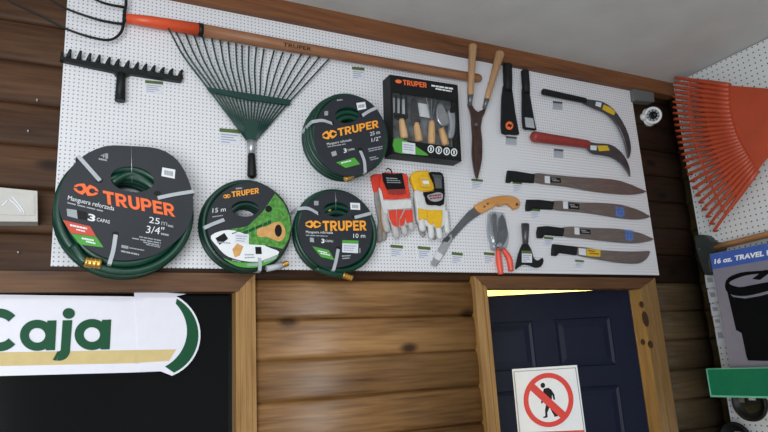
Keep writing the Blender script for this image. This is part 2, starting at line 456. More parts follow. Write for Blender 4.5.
b = bmn(); box(b, (-1.1, .116, 0), (.56, .13, 2.02)); struct('wall_counter', b, 'shop_dark')
b = bmn(); box(b, (-1.1, .0, 0), (.56, .115, .86)); struct('wall_below_window', b, 'wall_plain')
# door casing and leaf
dt = thing('trim_2', (1.9, 0, 0), '', 'x')
for k in ('label', 'category'): del dt[k]
dt['kind'] = 'structure'
b = bmn(); prism(b, [Vector(p) for p in ((1.423, -.03, 2.036), (2.399, -.03, 2.036), (2.305, -.03, 1.989), (1.478, -.03, 1.989))], BK.n, .064)
link('header_board', bevel(b, .003), 'header_wood', dt)
b = bmn()
for (xa, xb, y) in ((1.423, 1.452, -.030), (1.453, 1.462, -.026), (1.463, 1.478, -.031)):
    za, zb_ = 2.036-(xa-1.423)*.85, 2.036-(xb-1.423)*.85
    prism(b, [Vector(p) for p in ((xa, y, 0), (xb, y, 0), (xb, y, zb_), (xa, y, za))], BK.n, .064)
link('side_board', bevel(b, .002), 'casing_wood', dt)
b = bmn()
for (xa, xb, y) in ((2.305, 2.352, -.030), (2.3525, 2.399, -.034)):
    za, zb_ = 1.989+(xa-2.305)*.5, 1.989+(xb-2.305)*.5
    prism(b, [Vector(p) for p in ((xa, y, 0), (xb, y, 0), (xb, y, zb_), (xa, y, za))], BK.n, .066)
link('side_board', bevel(b, .002), 'casing_knotty', dt)
for kx, ky, ra, rb in ((641.5, 304.5, 2.2, 3.2), (645.5, 319, 3, 8), (643, 342, 2.2, 3), (650.5, 344.5, 2.6, 4)):
    disc('wood_knot', (kx, ky), ra, .0302, .0005, 'knot', dt, ry=rb, rot=-.22)
dl = thing('door_1', (HX, HY, 0), '', 'x')
for k in ('label', 'category'): del dl[k]
dl['kind'] = 'structure'
ux = Vector((-math.cos(TH), math.sin(TH), 0))      # from the hinge to the free edge
H0 = Vector((HX, HY, 0))
def dpt(u, z, d): return H0+ux*u+Vector((0, 0, z))+DR.n*d
b = bmn(); prism(b, [dpt(*p, 0) for p in ((0, .01), (.80, .01), (.80, 1.998), (0, 1.998))], DR.n, .038)
link('door_leaf', bevel(b, .002), 'paint_navy', dl)
def door_panel(u0, u1, z0, z1):
    b = bmn(); o = [(u0, z0), (u1, z0), (u1, z1), (u0, z1)]
    prof = [(0, 0), (.005, .0035), (.011, .002), (.018, .0004), (.04, .003)]
    rings = []
    for ins, h in prof:
        q = [(u0+ins, z0+ins), (u1-ins, z0+ins), (u1-ins, z1-ins), (u0+ins, z1-ins)]
        rings.append([b.verts.new(dpt(*p, h+.0002)) for p in q])
    for A, B in zip(rings, rings[1:]):
        for i in range(4): b.faces.new((A[i], A[(i+1) % 4], B[(i+1) % 4], B[i]))
    b.faces.new(rings[-1])
    return link('door_panel', b, 'paint_navy', dl)
for (u0, u1) in ((.10, .355), (.45, .70)):
    door_panel(u0, u1, 1.67, 1.88); door_panel(u0, u1, .98, 1.585); door_panel(u0, u1, .22, .86)
# store room behind the door
b = bmn(); box(b, (1.0, 1.5, 0), (2.84, 1.55, 2.6)); box(b, (.95, .116, 0), (1.0, 1.55, 2.6)); box(b, (2.79, .116, 0), (2.84, 1.55, 2.6)); box(b, (.95, .116, 2.6), (2.84, 1.55, 2.65))
struct('wall_storeroom', b, 'room_cream')

# the pegboards
pb = link('pegboard', bevel(box(bmn(), (0, -.025, 2.05), (2.44, -.019, 2.956)), .001), 'peg_white')
for x in (.02, .8, 1.6, 2.38): link('batten', box(bmn(), (x, -.0189, 2.06), (x+.04, -.0128, 2.945)), 'log_brown', pb)
tag(pb, 'long white perforated pegboard screwed to the log wall holding the hand tools', 'pegboard')
ps = link('pegboard', bevel(box(bmn(), (XR, -3, 1.0), (XR+.012, -.052, ZC-.004)), .001), 'peg_side')
tag(ps, 'white pegboard on the right side wall behind the orange rake', 'pegboard')
BD = .0255   # the board's face

# ------------------------------------------------------------------ price tags
TG = 'price tags on the pegboard'
def price_tag(x0, y0, x1, y1, label, d=BD, grey=False, slope=.09):
    c = ((x0+x1)/2, (y0+y1)/2); t = thing('price_tag', at(*c, d+.002), label, 'price tag', TG)
    s = (x1-x0)*slope; h = y1-y0
    R = lambda a, b_: [(x0, y0+h*a), (x1, y0+s+h*a), (x1, y0+s+h*b_), (x0, y0+h*b_)]
    slab('card', R(0, 1), d+.0012, .0016, 'tag_grey' if grey else 'tag_white', t)
    slab('header_strip', R(0, .24), d+.0016, .0003, 'steel_grey' if grey else 'tag_green', t)
    bm = bmn()
    for k, (a, w) in enumerate(((.36, .9), (.52, .7), (.68, .8), (.84, .5))):
        xa = x0+(x1-x0)*.08; xb = x0+(x1-x0)*w; ya = y0+h*a
        prism(bm, [at(*p, d+.0015) for p in ((xa, ya), (xb, ya+s*w), (xb, ya+s*w+h*.07), (xa, ya+h*.07))], BK.n, .0002)
    link('small_print', bm, 'tag_ink', t)
price_tag(145, 80, 163, 92.5, 'price tag under the right end of the black bow rake')
price_tag(219.5, 128, 240, 143.5, 'price tag beside the green leaf rake near its neck')
price_tag(352, 66.6, 364.5, 78.8, 'price tag just below the long wooden handle, left of the garden tool box')
price_tag(471.5, 178.5, 483, 188.5, 'price tag at the tip of the hedge shears')
price_tag(390.5, 244.5, 403, 257, 'price tag below the red and white gloves')
price_tag(418, 246, 430.5, 258.5, 'price tag below the yellow gloves')
price_tag(451.7, 252, 462.8, 263.6, 'price tag below the curved pruning saw blade')
price_tag(484, 252, 494.6, 263.6, 'price tag left of the red handled pruner')
price_tag(512.8, 181, 522, 192, 'price tag under the handle of the topmost machete')
price_tag(531, 208.2, 540.2, 219, 'price tag under the handle of the second machete from the top')
price_tag(544, 236.6, 553.4, 246, 'price tag under the handle of the third machete from the top')
price_tag(575, 259.6, 584, 268, 'price tag under the short machete with yellow sticker')
price_tag(506, 136, 516.7, 144.4, 'grey price tag under the black digging blade with orange emblem', grey=True)
price_tag(553, 101, 562.4, 109.4, 'grey price tag under the black handled sickle', grey=True)
price_tag(554, 148.6, 563.4, 157.6, 'grey price tag under the red handled sickle', grey=True)

# ------------------------------------------------------------------ long handled fork
fk = thing('garden_fork', at(120, 20, .05), 'long handled black tined garden fork hung sideways along the top of the pegboard', 'garden fork')
tube('handle', [at(202, 30.2, .052), at(290, 46.2, .052), at(384, 62.4, .052), at(440, 72.0, .052), at(478, 78.3, .052), at(480, 78.6, .052)], [.0215, .0205, .019, .0185, .018, .014], 'handle_wood', fk, 16)
tube('ferrule', [at(126, 18.3, .052), at(150, 21.6, .052), at(199, 29.7, .052)], [.0150, .0185, .0218], 'plastic_orange', fk, 16)
tube('collar', [at(198, 29.6, .052), at(202.5, 30.3, .052)], [.0228, .0228], 'plastic_black', fk, 16)
text('TRUPER', (283, 46.2), (311, 50.8), (283.5, 42.4), .0735, 'plastic_black', fk, name='lettering')
def tine(pts, d0, d1, r0, r1):
    n = len(pts); sp = smooth_line([at(x, y, d0+(d1-d0)*(i/(n-1))**1.5) for i, (x, y) in enumerate(pts)], 5)
    m = len(sp); tube('tine', sp, [r0+(r1-r0)*(i/(m-1))**1.5 for i in range(m)], 'steel_black', fk, 8)
tine([(124.5, 10), (123.5, 24), (120, 33.5), (110, 39.8), (92, 37.5), (66, 28.8), (42, 16.5), (16, 4.5), (6, -1)], .05, .075, .0048, .0022)
tine([(122.5, 24), (112, 22.6), (95, 18.8), (67, 9.0), (50, -.5), (30, -10)], .05, .075, .0046, .0022)
tine([(124, 7.2), (108, 4.2), (95, -.5), (70, -12)], .05, .075, .0046, .0022)
tine([(124.5, 14), (126, 2), (124, -10), (112, -17), (90, -18), (60, -28)], .05, .075, .0048, .0022)
link('socket', tube_bm(bmn(), [at(122.5, 17.6, .05), at(130, 18.8, .052)], [.0115, .0150], 12), 'steel_black', fk)

# ------------------------------------------------------------------ bow rake head
A1 = (0, 0, 3.0)
br = thing('rake_head', at(120, 66, .04), 'black bow rake head without handle, teeth up, below the fork tines', 'rake')
top = [(180, 163)]
bar = [(183, 154), (190, 155), (192, 170), (545, 228), (548, 232), (545, 243), (470, 232), (395, 220), (378, 226), (352, 226), (340, 213), (190, 181), (180, 178)]
slab('bar', cr(A1, bar), .046, .02, 'steel_black', br, rim=.002)
for (x, y) in ((212, 148), (243, 152), (272, 160), (300, 165), (330, 172), (357, 178), (387, 183), (415, 188), (440, 192), (465, 197), (492, 203), (518, 207), (547, 210)):
    bx = x-2; by = 173+(bx-192)*.163
    P = smooth_line([at(*c1(A1, bx-5, by+4), .036), at(*c1(A1, bx-3, by-10), .04), at(*c1(A1, x, y), .052)], 4); n = len(P)
    tube('tooth', P, [.0125+(.0035-.0125)*(i/(n-1))**.55 for i in range(n)], 'steel_black', br, 8)
tube('socket', [at(*c1(A1, 364, 222), .04), at(*c1(A1, 363, 235), .042), at(*c1(A1, 360, 303), .042)], [.013, .0135, .0155], 'steel_black', br, 14)

# ------------------------------------------------------------------ leaf rake
L1 = (150, 0, 2.88)
lr = thing('leaf_rake', at(251, 145, .04), 'dark green wire leaf rake fanned out upwards with a short black handle', 'leaf rake')
tips = [(53, 82), (75, 93), (102, 98), (127, 103), (152, 108), (178, 113), (202, 118), (225, 123), (247, 127), (265, 132), (285, 135), (306, 138), (328, 143), (357, 147), (382, 152), (407, 157), (435, 157), (460, 163), (487, 165), (513, 172)]
for i, (x, y) in enumerate(tips):
    u = i/19; sx, sy = 168+(402-168)*u, 256+(293-256)*u; nx, ny = 278+26*u, 402+2*u
    bx, by = x+(sx-x)*.47+(-9+9*u), y+(sy-y)*.47
    P = [at(*c1(L1, nx, ny), .04), at(*c1(L1, sx, sy), .042), at(*c1(L1, bx, by), .045), at(*c1(L1, x+(bx-x)*.08, y+(by-y)*.08), .047), at(*c1(L1, x, y), .038 if i > 1 else .076)]
    if i <= 1: P[3] = at(*c1(L1, x+(bx-x)*.3, y+(by-y)*.3), .075)
    tube('tine', smooth_line(P, 4), .0030, 'steel_green', lr, 6)
slab('spreader_bar', cr(L1, [(163, 250), (285, 268), (407, 287), (403, 303), (283, 287), (172, 264)]), .047, .008, 'steel_green', lr, rim=.001)
slab('lower_plate', cr(L1, [(268, 345), (315, 348), (306, 395), (300, 408), (282, 408), (276, 395)]), .044, .006, 'steel_green', lr)
tube('ferrule', [at(251.2, 141, .042), at(251.3, 154, .042)], [.0150, .0125], 'steel_bright', lr, 14)
P, R = rounded(at(251.4, 153, .042), at(252, 178.5, .042), .0125, .0155)
tube('handle', P, R, 'plastic_black', lr, 14)

# ------------------------------------------------------------------ hose coils
def ellipse(c, rx, ry, n=48, rot=0):
    return [(c[0]+rx*math.cos(a)*math.cos(rot)-ry*math.sin(a)*math.sin(rot), c[1]+rx*math.cos(a)*math.sin(rot)+ry*math.sin(a)*math.cos(rot)) for a in [2*PI*k/n for k in range(n)]]
def radial(poly, c, n):                   # star-shaped outline resampled at n angles about c
    out = []
    for k in range(n):
        a = 2*PI*k/n; dx, dy = math.cos(a), math.sin(a); best = 0
        for i in range(len(poly)):
            x1, y1 = poly[i][0]-c[0], poly[i][1]-c[1]; x2, y2 = poly[(i+1) % len(poly)][0]-c[0], poly[(i+1) % len(poly)][1]-c[1]
            ex, ey = x2-x1, y2-y1; den = dx*ey-dy*ex
            if abs(den) < 1e-12: continue
            t = (x1*ey-y1*ex)/den; s = (x1*dy-y1*dx)/den
            if t > best and -1e-6 <= s <= 1+1e-6: best = t
        out.append((c[0]+dx*best, c[1]+dy*best))
    return out
def hose_coil(label, c, ctr, R_out, R_in, d0, depth, tr, card, hole, dc, hose_m='hose_green', card_m='card_grey'):
    """ring of wrapped hose about ctr with a card over its face"""
    O = at(*c1(c, *ctr), (d0+d0+depth)/2); t = thing('garden_hose', Vector((O.x, -d0, O.z)), label, 'garden hose', 'coiled hoses on the pegboard')
    nd = max(1, int(depth/(2*tr*.96))); nr = max(1, int((R_out-R_in)/(2*tr*.97))); rnd = random.Random(int(R_out*1e5))
    b = bmn()
    for i in range(nd):
        for j in range(nr):
            if j and 0 < j < nr-1 and 0 < i < nd-1: continue          # buried wraps
            r = R_out-tr-j*2*tr*.97; yy = d0+tr+i*(depth-2*tr)/max(1, nd-1) + (rnd.uniform(-.002, .002) if i < nd-1 else -.0025)
            ph = rnd.uniform(0, 6.28); am = rnd.uniform(.001, .004); ax = rnd.uniform(-.003, .003)
            P = []
            for k in range(56):
                a = 2*PI*k/56; rr = r-am*(1+math.sin(2*a+ph))*.7
                P.append(Vector((O.x+rr*math.cos(a)+ax, -yy, O.z+rr*math.sin(a))))
            tube_bm(b, P, tr, 9, closed=True)
    link('hose', b, hose_m, t)
    hc = (sum(p[0] for p in hole)/len(hole), sum(p[1] for p in hole)/len(hole)); n = 72
    o_, h_ = radial(card, hc, n), radial(hole, hc, n); b = bmn()
    fo = [b.verts.new(at(*c1(c, *p), dc)) for p in o_]; fi = [b.verts.new(at(*c1(c, *p), dc)) for p in h_]
    bo = [b.verts.new(v.co-BK.n*.0025) for v in fo]; bi = [b.verts.new(v.co-BK.n*.0025) for v in fi]
    for k in range(n):
        j = (k+1) % n
        for q in ((fo[k], fo[j], fi[j], fi[k]), (bo[j], bo[k], bi[k], bi[j]), (fo[j], fo[k], bo[k], bo[j]), (fi[k], fi[j], bi[j], bi[k])): b.faces.new(q)
    cd_ = link('label_card', b, card_m, t)
    return t, cd_
def zip_tie(t, c, pts, d, w=.0055):
    """flat strap from the card's slot out over the edge and back down the side of the coil"""
    pp = cr(c, pts); P = [at(*pp[0], d+.0005)]+[at(*p, d+.003) for p in pp[1:]]
    e = P[-1]; dr = (P[-1]-P[-2]).normalized()
    P += [e+dr*.006-BK.n*.004, e+dr*.008-BK.n*.03, e+dr*.003-BK.n*(d-.03)]
    P = smooth_line(P, 4); b = bmn(); prev = None
    for i, p in enumerate(P):
        tg = (P[min(i+1, len(P)-1)]-P[max(i-1, 0)]).normalized()
        side = dr.cross(BK.n).normalized(); nn = tg.cross(side).normalized()
        cur = [b.verts.new(p+side*w*s+nn*.0008*q) for s, q in ((-1, -1), (1, -1), (1, 1), (-1, 1))]
        if prev:
            for k in range(4): b.faces.new((prev[k], prev[(k+1) % 4], cur[(k+1) % 4], cur[k]))
        prev = cur
    z = link('zip_tie', b, 'tie_plastic', t); return z
def slot(card, c, p, d, r=7): return disc('slot', c1(c, *p), r/c[2], d+.0008, .0006, 'print_black', card, ry=r*.7/c[2], seg=14)
def coupling(t, c, a, b_, d, r):
    A, B = at(*c1(c, *a), d), at(*c1(c, *b_), d); P = []; R = []
    for i in range(13):
        P.append(A.lerp(B, i/12)); R.append(r*(1.0 if (i % 3) else .84))
    k = tube('coupling', P, R, 'brass', t, 14)
    return k
def emblem(card, c, ctr, rx, ry, rot, d, m, bg):
    e = disc('emblem', c1(c, *ctr), rx/c[2], d+.0008, .0004, m, card, ry=ry/c[2], rot=rot, seg=32)
    b = bmn(); cs, sn = math.cos(rot), math.sin(rot)
    def loc(x, y): return at(*c1(c, ctr[0]+x*cs-y*sn, ctr[1]+x*sn+y*cs), d+.0012)
    for s in (-1, 1):                      # double ended wrench cut out of the oval
        prism(b, [loc(s*rx*.50+rx*.25*math.cos(a), ry*.44*math.sin(a)) for a in [2*PI*k/14 for k in range(14)]], BK.n, .0002)
        prism(b, [loc(s*rx*.28, -ry*.20), loc(s*rx*.42, -ry*.34), loc(s*rx*.42, ry*.34), loc(s*rx*.28, ry*.20)], BK.n, .0002)
        prism(b, [loc(-rx*.20, s*ry*1.0), loc(rx*.20, s*ry*1.0), loc(0, s*ry*.42)], BK.n, .0002)
        prism(b, [loc(s*rx*1.0, -ry*.10), loc(s*rx*.70, -ry*.12), loc(s*rx*.70, ry*.12), loc(s*rx*1.0, ry*.10)], BK.n, .0002)
    link('emblem_cutout', b, bg, card)

# --- the big 3/4 inch coil
A = (30, 140, 3.0); AL = (40, 140, 5.756); AB = (40, 205, 5.4); AR = (110, 205, 5.4)
cardA = smooth_poly([(105, 112), (150, 55), (222, 19), (300, 18), (385, 26), (440, 58), (472, 110), (489, 170), (487, 225), (465, 275), (420, 318), (365, 348), (300, 361), (240, 357), (180, 330), (130, 285), (95, 235), (86, 180)], 3)
t, k = hose_coil('largest green hose coil with dark card, at the lower left corner of the pegboard', A, (287, 221), .190, .07, .027, .092, .0128, cardA, ellipse((307, 118), 66, 38, 40, .12), .122)
d = .122
emblem(k, AL, (265, 286), 73, 33, .2, d, 'print_orange', 'card_grey')
block_text('TRUPER', c1(A, 222, 191), c1(A, 436, 231), c1(A, 218, 151), d+.001, 'print_orange', k)
text('Manguera reforzada', c1(A, 113, 179), c1(A, 252, 212), c1(A, 115, 166), d+.001, 'print_white', k)
bars(A, [(112, 186, 222, 212, 4)], d+.001, 'print_grey', k)
text('3', c1(A, 173, 240), c1(A, 195, 245), c1(A, 175, 221), d+.001, 'print_white', k, bold=.03)
text('CAPAS', c1(A, 200, 243), c1(A, 239, 251), c1(A, 201, 233), d+.001, 'print_white', k, bold=.02)
slab('hose_picture', cr(A, [(110, 206), (140, 210), (143, 236), (112, 228)]), d+.001, .0003, 'print_grey', k)
slab('hose_picture', cr(A, [(141, 210), (170, 216), (174, 240), (144, 236)]), d+.001, .0003, 'print_black', k)
slab('red_panel', cr(AB, [(122, 80), (270, 115), (303, 170), (165, 151)]), d+.001, .0003, 'print_red', k)
slab('green_panel', cr(AB, [(166, 153), (304, 172), (343, 229), (218, 214)]), d+.001, .0003, 'print_green', k)
bars(AB, [(162, 103, 255, 123, 10), (195, 128, 245, 140, 7), (225, 175, 292, 187, 9), (248, 192, 300, 204, 8)], d+.0014, 'print_white', k)
text('25', c1(AR, 210, 95), c1(AR, 267, 105), c1(AR, 213, 63), d+.001, 'print_white', k)
text('m', c1(AR, 276, 107), c1(AR, 308, 112), c1(AR, 279, 80), d+.001, 'print_grey', k)
text('3/4"', c1(AR, 193, 150), c1(AR, 288, 160), c1(AR, 199, 112), d+.001, 'print_white', k)
bars(AR, [(313, 106, 342, 112, 10), (275, 150, 318, 158, 10), (158, 168, 278, 190, 6), (120, 176, 275, 203, 6), (180, 197, 272, 216, 6), (195, 210, 272, 226, 5), (62, 215, 100, 222, 16), (105, 228, 185, 242, 6), (60, 244, 158, 264, 9)], d+.001, 'print_grey', k)
text('4', c1(AL, 346, 98), c1(AL, 371, 103), c1(AL, 352, 76), d+.001, 'print_grey', k)
bars(AL, [(376, 76, 392, 78, 30), (338, 103, 386, 112, 10)], d+.001, 'print_grey', k)
slab('barcode', cr(A, [(397, 82), (436, 89), (434, 116), (394, 108)]), d+.001, .0003, 'print_white', k)
bars(A, [(403, 90, 430, 95, 14)], d+.0014, 'print_grey', k)
for q in ((208, 121), (382, 160), (256, 282)): slot(k, A, q, d, 11)
zip_tie(t, A, [(210, 122), (180, 88), (148, 52)], d); zip_tie(t, A, [(383, 174), (430, 164), (486, 155)], d); zip_tie(t, A, [(257, 284), (250, 330), (240, 366)], d)
coupling(t, A, (163, 366), (214, 372), .125, .0145)
tube('hanging_wire', [at(*c1(A, 304, 22), d+.002), at(*c1(A, 305, 70), d+.002), at(*c1(A, 306, 126), d-.01)], .0009, 'steel_bright', t, 6)
tube('hose_end', smooth_line([at(*c1(A, 246, 128), .108), at(*c1(A, 300, 103), .108), at(*c1(A, 345, 122), .106), at(*c1(A, 380, 160), .1)], 5), .0115, 'hose_green', t, 10)
tube('hose_end', smooth_line([at(*c1(A, 130, 318), .118), at(*c1(A, 150, 350), .124), at(*c1(A, 166, 366), .125)], 5)[:], .0125, 'hose_green', t, 10)

# --- small printed coil with the grass picture
B = (190, 170, 3.927)
t, k = hose_coil('green hose coil with grass and brass fitting picture on its card', B, (219, 222), .149, .05, .027, .062, .0092, ellipse((234, 217), 165, 168), ellipse((217, 152), 54, 31, 40), .092, hose_m='hose_dark')
d = .092
slab('white_panel', cr(B, smooth_poly([(82, 258), (150, 235), (225, 255), (300, 300), (350, 322), (312, 352), (234, 360), (150, 340), (105, 298)], 3)), d+.0008, .0003, 'print_white', k)
slab('grass_picture', cr(B, [(158, 232), (225, 222), (285, 165), (335, 92), (370, 132), (390, 180), (397, 222), (388, 270), (366, 310), (300, 296), (232, 292), (225, 250)]), d+.0012, .0003, 'print_grass', k)
slab('green_band', cr(B, smooth_poly([(130, 345), (180, 362), (270, 360), (345, 332), (330, 355), (280, 378), (234, 384), (180, 376)], 3)), d+.0013, .0003, 'print_green', k)
slab('fitting_picture', cr(B, smooth_poly([(266, 228), (300, 222), (325, 208), (352, 205), (372, 228), (372, 262), (352, 280), (325, 272), (300, 262), (268, 262)], 3)), d+.0016, .0003, 'print_tan', k)
disc('fitting_picture', c1(B, 347, 238), 14/B[2], d+.002, .0003, 'print_black', k, ry=24/B[2])
slab('connector_picture', cr(B, [(100, 268), (135, 247), (150, 270), (116, 294)]), d+.0016, .0003, 'print_black', k)
slab('connector_picture', cr(B, [(166, 312), (185, 288), (210, 300), (196, 335), (176, 344)]), d+.0016, .0003, 'print_tan', k)
slab('connector_picture', cr(B, [(256, 302), (280, 302), (282, 330), (258, 330)]), d+.0018, .0003, 'print_black', k)
bars(B, [(105, 280, 160, 285, 5), (215, 330, 252, 330, 5), (215, 342, 255, 340, 5), (165, 352, 200, 358, 4), (225, 368, 268, 366, 10), (290, 352, 340, 336, 12)], d+.0019, 'print_grey', k)
bars(B, [(165, 248, 232, 222, 4), (210, 242, 320, 196, 12)], d+.0019, 'print_deepgreen', k)
emblem(k, B, (145, 103), 15, 8, -.12, d, 'print_amber', 'card_grey')
block_text('TRUPER', c1(B, 165, 107), c1(B, 272, 91), c1(B, 163, 85), d+.001, 'print_amber', k)
bars(B, [(180, 70, 205, 68, 6)], d+.001, 'print_grey', k)
text('15 m', c1(B, 88, 168), c1(B, 140, 162), c1(B, 89, 151), d+.001, 'print_white', k)
bars(B, [(88, 182, 130, 176, 4), (300, 140, 318, 150, 8)], d+.001, 'print_grey', k)
disc('dark_badge', c1(B, 309, 153), 13/B[2], d+.002, .0003, 'print_black', k, ry=13/B[2])
slab('price_sticker', cr(B, [(176, 248), (232, 252), (231, 290), (175, 284)]), d+.0021, .0003, 'tag_white', k)
bars(B, [(182, 256, 226, 259, 4), (182, 266, 220, 269, 4), (182, 275, 215, 278, 4)], d+.0025, 'tag_ink', k)
zip_tie(t, B, [(134, 195), (90, 212), (64, 224)], d); zip_tie(t, B, [(272, 345), (275, 370), (274, 388)], d)
coupling(t, B, (362, 374), (385, 366), .088, .0095)
tube('hose_end', [at(*c1(B, 300, 388), .088), at(*c1(B, 340, 380), .088), at(*c1(B, 363, 374), .088)], .0098, 'tie_plastic', t, 12)

# --- 10 m coil, lower row right
Cc = (284, 180, 4.11)
t, k = hose_coil('dark carded green hose coil with white price sticker, right of the grass picture coil', Cc, (209, 214), .147, .05, .027, .072, .0092, ellipse((211, 204), 152, 157), ellipse((215, 121), 51, 30, 40), .103)
d = .103
emblem(k, Cc, (120, 182), 33, 16, .02, d, 'print_amber', 'card_grey')
block_text('TRUPER', c1(Cc, 160, 210), c1(Cc, 340, 207), c1(Cc, 158, 168), d+.001, 'print_amber', k)
text('Manguera reforzada', c1(Cc, 90, 218), c1(Cc, 201, 221), c1(Cc, 90, 208), d+.001, 'print_white', k)
bars(Cc, [(90, 225, 180, 229, 4)], d+.001, 'print_grey', k)
text('3', c1(Cc, 153, 258), c1(Cc, 166, 259), c1(Cc, 154, 242), d+.001, 'print_white', k, bold=.03)
text('CAPAS', c1(Cc, 170, 255), c1(Cc, 202, 256), c1(Cc, 170, 246), d+.001, 'print_white', k)
slab('hose_picture', cr(Cc, [(106, 236), (122, 238), (124, 256), (107, 254)]), d+.001, .0003, 'print_grey', k)
text('10 m', c1(Cc, 285, 238), c1(Cc, 334, 237), c1(Cc, 285, 221), d+.001, 'print_white', k)
slab('green_panel', cr(Cc, [(116, 272), (184, 288), (208, 330), (152, 316)]), d+.001, .0003, 'print_green', k)
bars(Cc, [(140, 288, 178, 297, 5), (150, 298, 190, 307, 5)], d+.0014, 'print_white', k)
bars(Cc, [(238, 310, 275, 308, 5), (240, 320, 270, 318, 5), (310, 280, 314, 280, 20), (124, 86, 142, 86, 18)], d+.001, 'print_grey', k)
slab('price_sticker', cr(Cc, [(240, 247), (306, 249), (304, 301), (239, 297)]), d+.0014, .0003, 'tag_white', k)
slab('price_sticker', cr(Cc, [(240, 247), (306, 249), (306, 262), (240, 260)]), d+.0018, .0003, 'print_green', k)
bars(Cc, [(246, 268, 298, 270, 4), (246, 277, 290, 279, 4), (246, 286, 285, 288, 4)], d+.0018, 'tag_ink', k)
slab('barcode', cr(Cc, [(272, 93), (312, 95), (313, 123), (274, 121)]), d+.001, .0003, 'print_white', k)
bars(Cc, [(279, 101, 306, 103, 14)], d+.0014, 'print_grey', k)
for q in ((140, 136), (290, 150), (222, 280)): slot(k, Cc, q, d, 10)
zip_tie(t, Cc, [(140, 138), (100, 117), (62, 118)], d); zip_tie(t, Cc, [(290, 154), (330, 144), (352, 138)], d); zip_tie(t, Cc, [(223, 284), (214, 330), (205, 364)], d)
coupling(t, Cc, (240, 390), (280, 404), .09, .0105)
tube('hose_end', smooth_line([at(*c1(Cc, 130, 364), .085), at(*c1(Cc, 190, 384), .09), at(*c1(Cc, 242, 391), .09)], 5), .0092, 'hose_green', t, 10)
tube('hanging_wire', [at(*c1(Cc, 211, 50), d+.002), at(*c1(Cc, 213, 80), d+.002), at(*c1(Cc, 213, 124), d-.01)], .0008, 'steel_bright', t, 6)
coupling(t, Cc, (172, 120), (190, 126), .085, .008)

# --- upper coil
D = (296, 85, 4.11)
t, k = hose_coil('dark carded green hose coil hanging highest, left of the garden tool box', D, (202, 217), .148, .05, .027, .112, .0098, ellipse((221, 208), 148, 166), ellipse((210, 123), 49, 33, 40, -.1), .143)
d = .143
emblem(k, D, (138, 204), 31, 18, -.2, d, 'print_amber', 'card_grey')
block_text('TRUPER', c1(D, 174, 211), c1(D, 341, 174), c1(D, 170, 179), d+.001, 'print_amber', k)
text('Manguera reforzada', c1(D, 128, 247), c1(D, 229, 229), c1(D, 127, 238), d+.001, 'print_white', k)
bars(D, [(130, 252, 205, 240, 4)], d+.001, 'print_grey', k)
text('3', c1(D, 197, 279), c1(D, 209, 276), c1(D, 195, 263), d+.001, 'print_white', k, bold=.03)
text('CAPAS', c1(D, 213, 272), c1(D, 241, 266), c1(D, 212, 264), d+.001, 'print_white', k)
slab('hose_picture', cr(D, [(144, 276), (164, 270), (168, 288), (150, 294)]), d+.001, .0003, 'print_grey', k)
text('25 m', c1(D, 305, 209), c1(D, 345, 200), c1(D, 303, 194), d+.001, 'print_white', k)
text('1/2"', c1(D, 311, 234), c1(D, 348, 226), c1(D, 310, 219), d+.001, 'print_white', k)
slab('green_panel', cr(D, [(165, 318), (240, 298), (263, 325), (204, 341)]), d+.001, .0003, 'print_green', k)
bars(D, [(186, 318, 228, 308, 5)], d+.0014, 'print_white', k)
bars(D, [(296, 262, 356, 250, 4), (300, 270, 356, 258, 4), (302, 298, 330, 292, 4), (306, 306, 340, 298, 4), (117, 108, 132, 106, 18), (168, 60, 192, 58, 5)], d+.001, 'print_grey', k)
slab('barcode', cr(D, [(248, 74), (284, 69), (289, 97), (254, 104)]), d+.001, .0003, 'print_white', k)
bars(D, [(256, 82, 282, 78, 13)], d+.0014, 'print_grey', k)
for q in ((146, 156), (272, 124), (264, 266)): slot(k, D, q, d, 11)
zip_tie(t, D, [(148, 158), (110, 146), (74, 150)], d); zip_tie(t, D, [(272, 126), (300, 108), (330, 94)], d); zip_tie(t, D, [(264, 270), (280, 310), (284, 352)], d)
coupling(t, D, (202, 388), (234, 374), .125, .0105)
tube('hose_end', smooth_line([at(*c1(D, 290, 352), .122), at(*c1(D, 260, 366), .126), at(*c1(D, 232, 375), .125)], 5), .0098, 'hose_green', t, 10)

# ------------------------------------------------------------------ boxed garden tool set
E = (380, 68, 4.32)
FD = .088
bx = thing('tool_box', at(*c1(E, 190, 390), .027), 'black windowed carton holding small garden hand tools, left of the hedge shears', 'box')
outer = [(42, 28), (335, 73), (352, 403), (52, 370)]; inner = [(53, 104), (332, 146), (341, 346), (58, 304)]
FO = [at(*c1(E, *p), FD) for p in outer]; FI = [at(*c1(E, *p), FD) for p in inner]
b = bmn(); th = Vector((0, .003, 0)); dp = Vector((0, FD-.028, 0))
fo = [b.verts.new(p) for p in FO]; fi = [b.verts.new(p) for p in FI]; fi2 = [b.verts.new(p+th) for p in FI]; bo = [b.verts.new(p+dp) for p in FO]
fo2 = [b.verts.new(p+th) for p in FO]
for i in range(4):
    j = (i+1) % 4
    b.faces.new((fo[i], fo[j], fi[j], fi[i])); b.faces.new((fi[i], fi[j], fi2[j], fi2[i])); b.faces.new((fo[j], fo[i], bo[i], bo[j]))
b.faces.new(bo)
for v in fo2: b.verts.remove(v)
ct = link('carton', b, 'carton_black', bx)
backd = .031
slab('backing_card', cr(E, [(50, 95), (336, 140), (345, 350), (56, 308)]), backd, .002, 'inner_card', bx)
slab('paper_insert', cr(E, [(164, 150), (212, 158), (216, 216), (168, 208)]), .040, .001, 'print_white', bx)
slab('paper_insert', cr(E, [(56, 128), (106, 135), (108, 200), (58, 194)]), .036, .001, 'print_white', bx)
slab('window_film', cr(E, inner), FD-.002, .0006, 'window_film', bx)
block_text('TRUPER', c1(E, 100, 73), c1(E, 203, 86), c1(E, 98, 50), FD+.001, 'print_orange', ct)
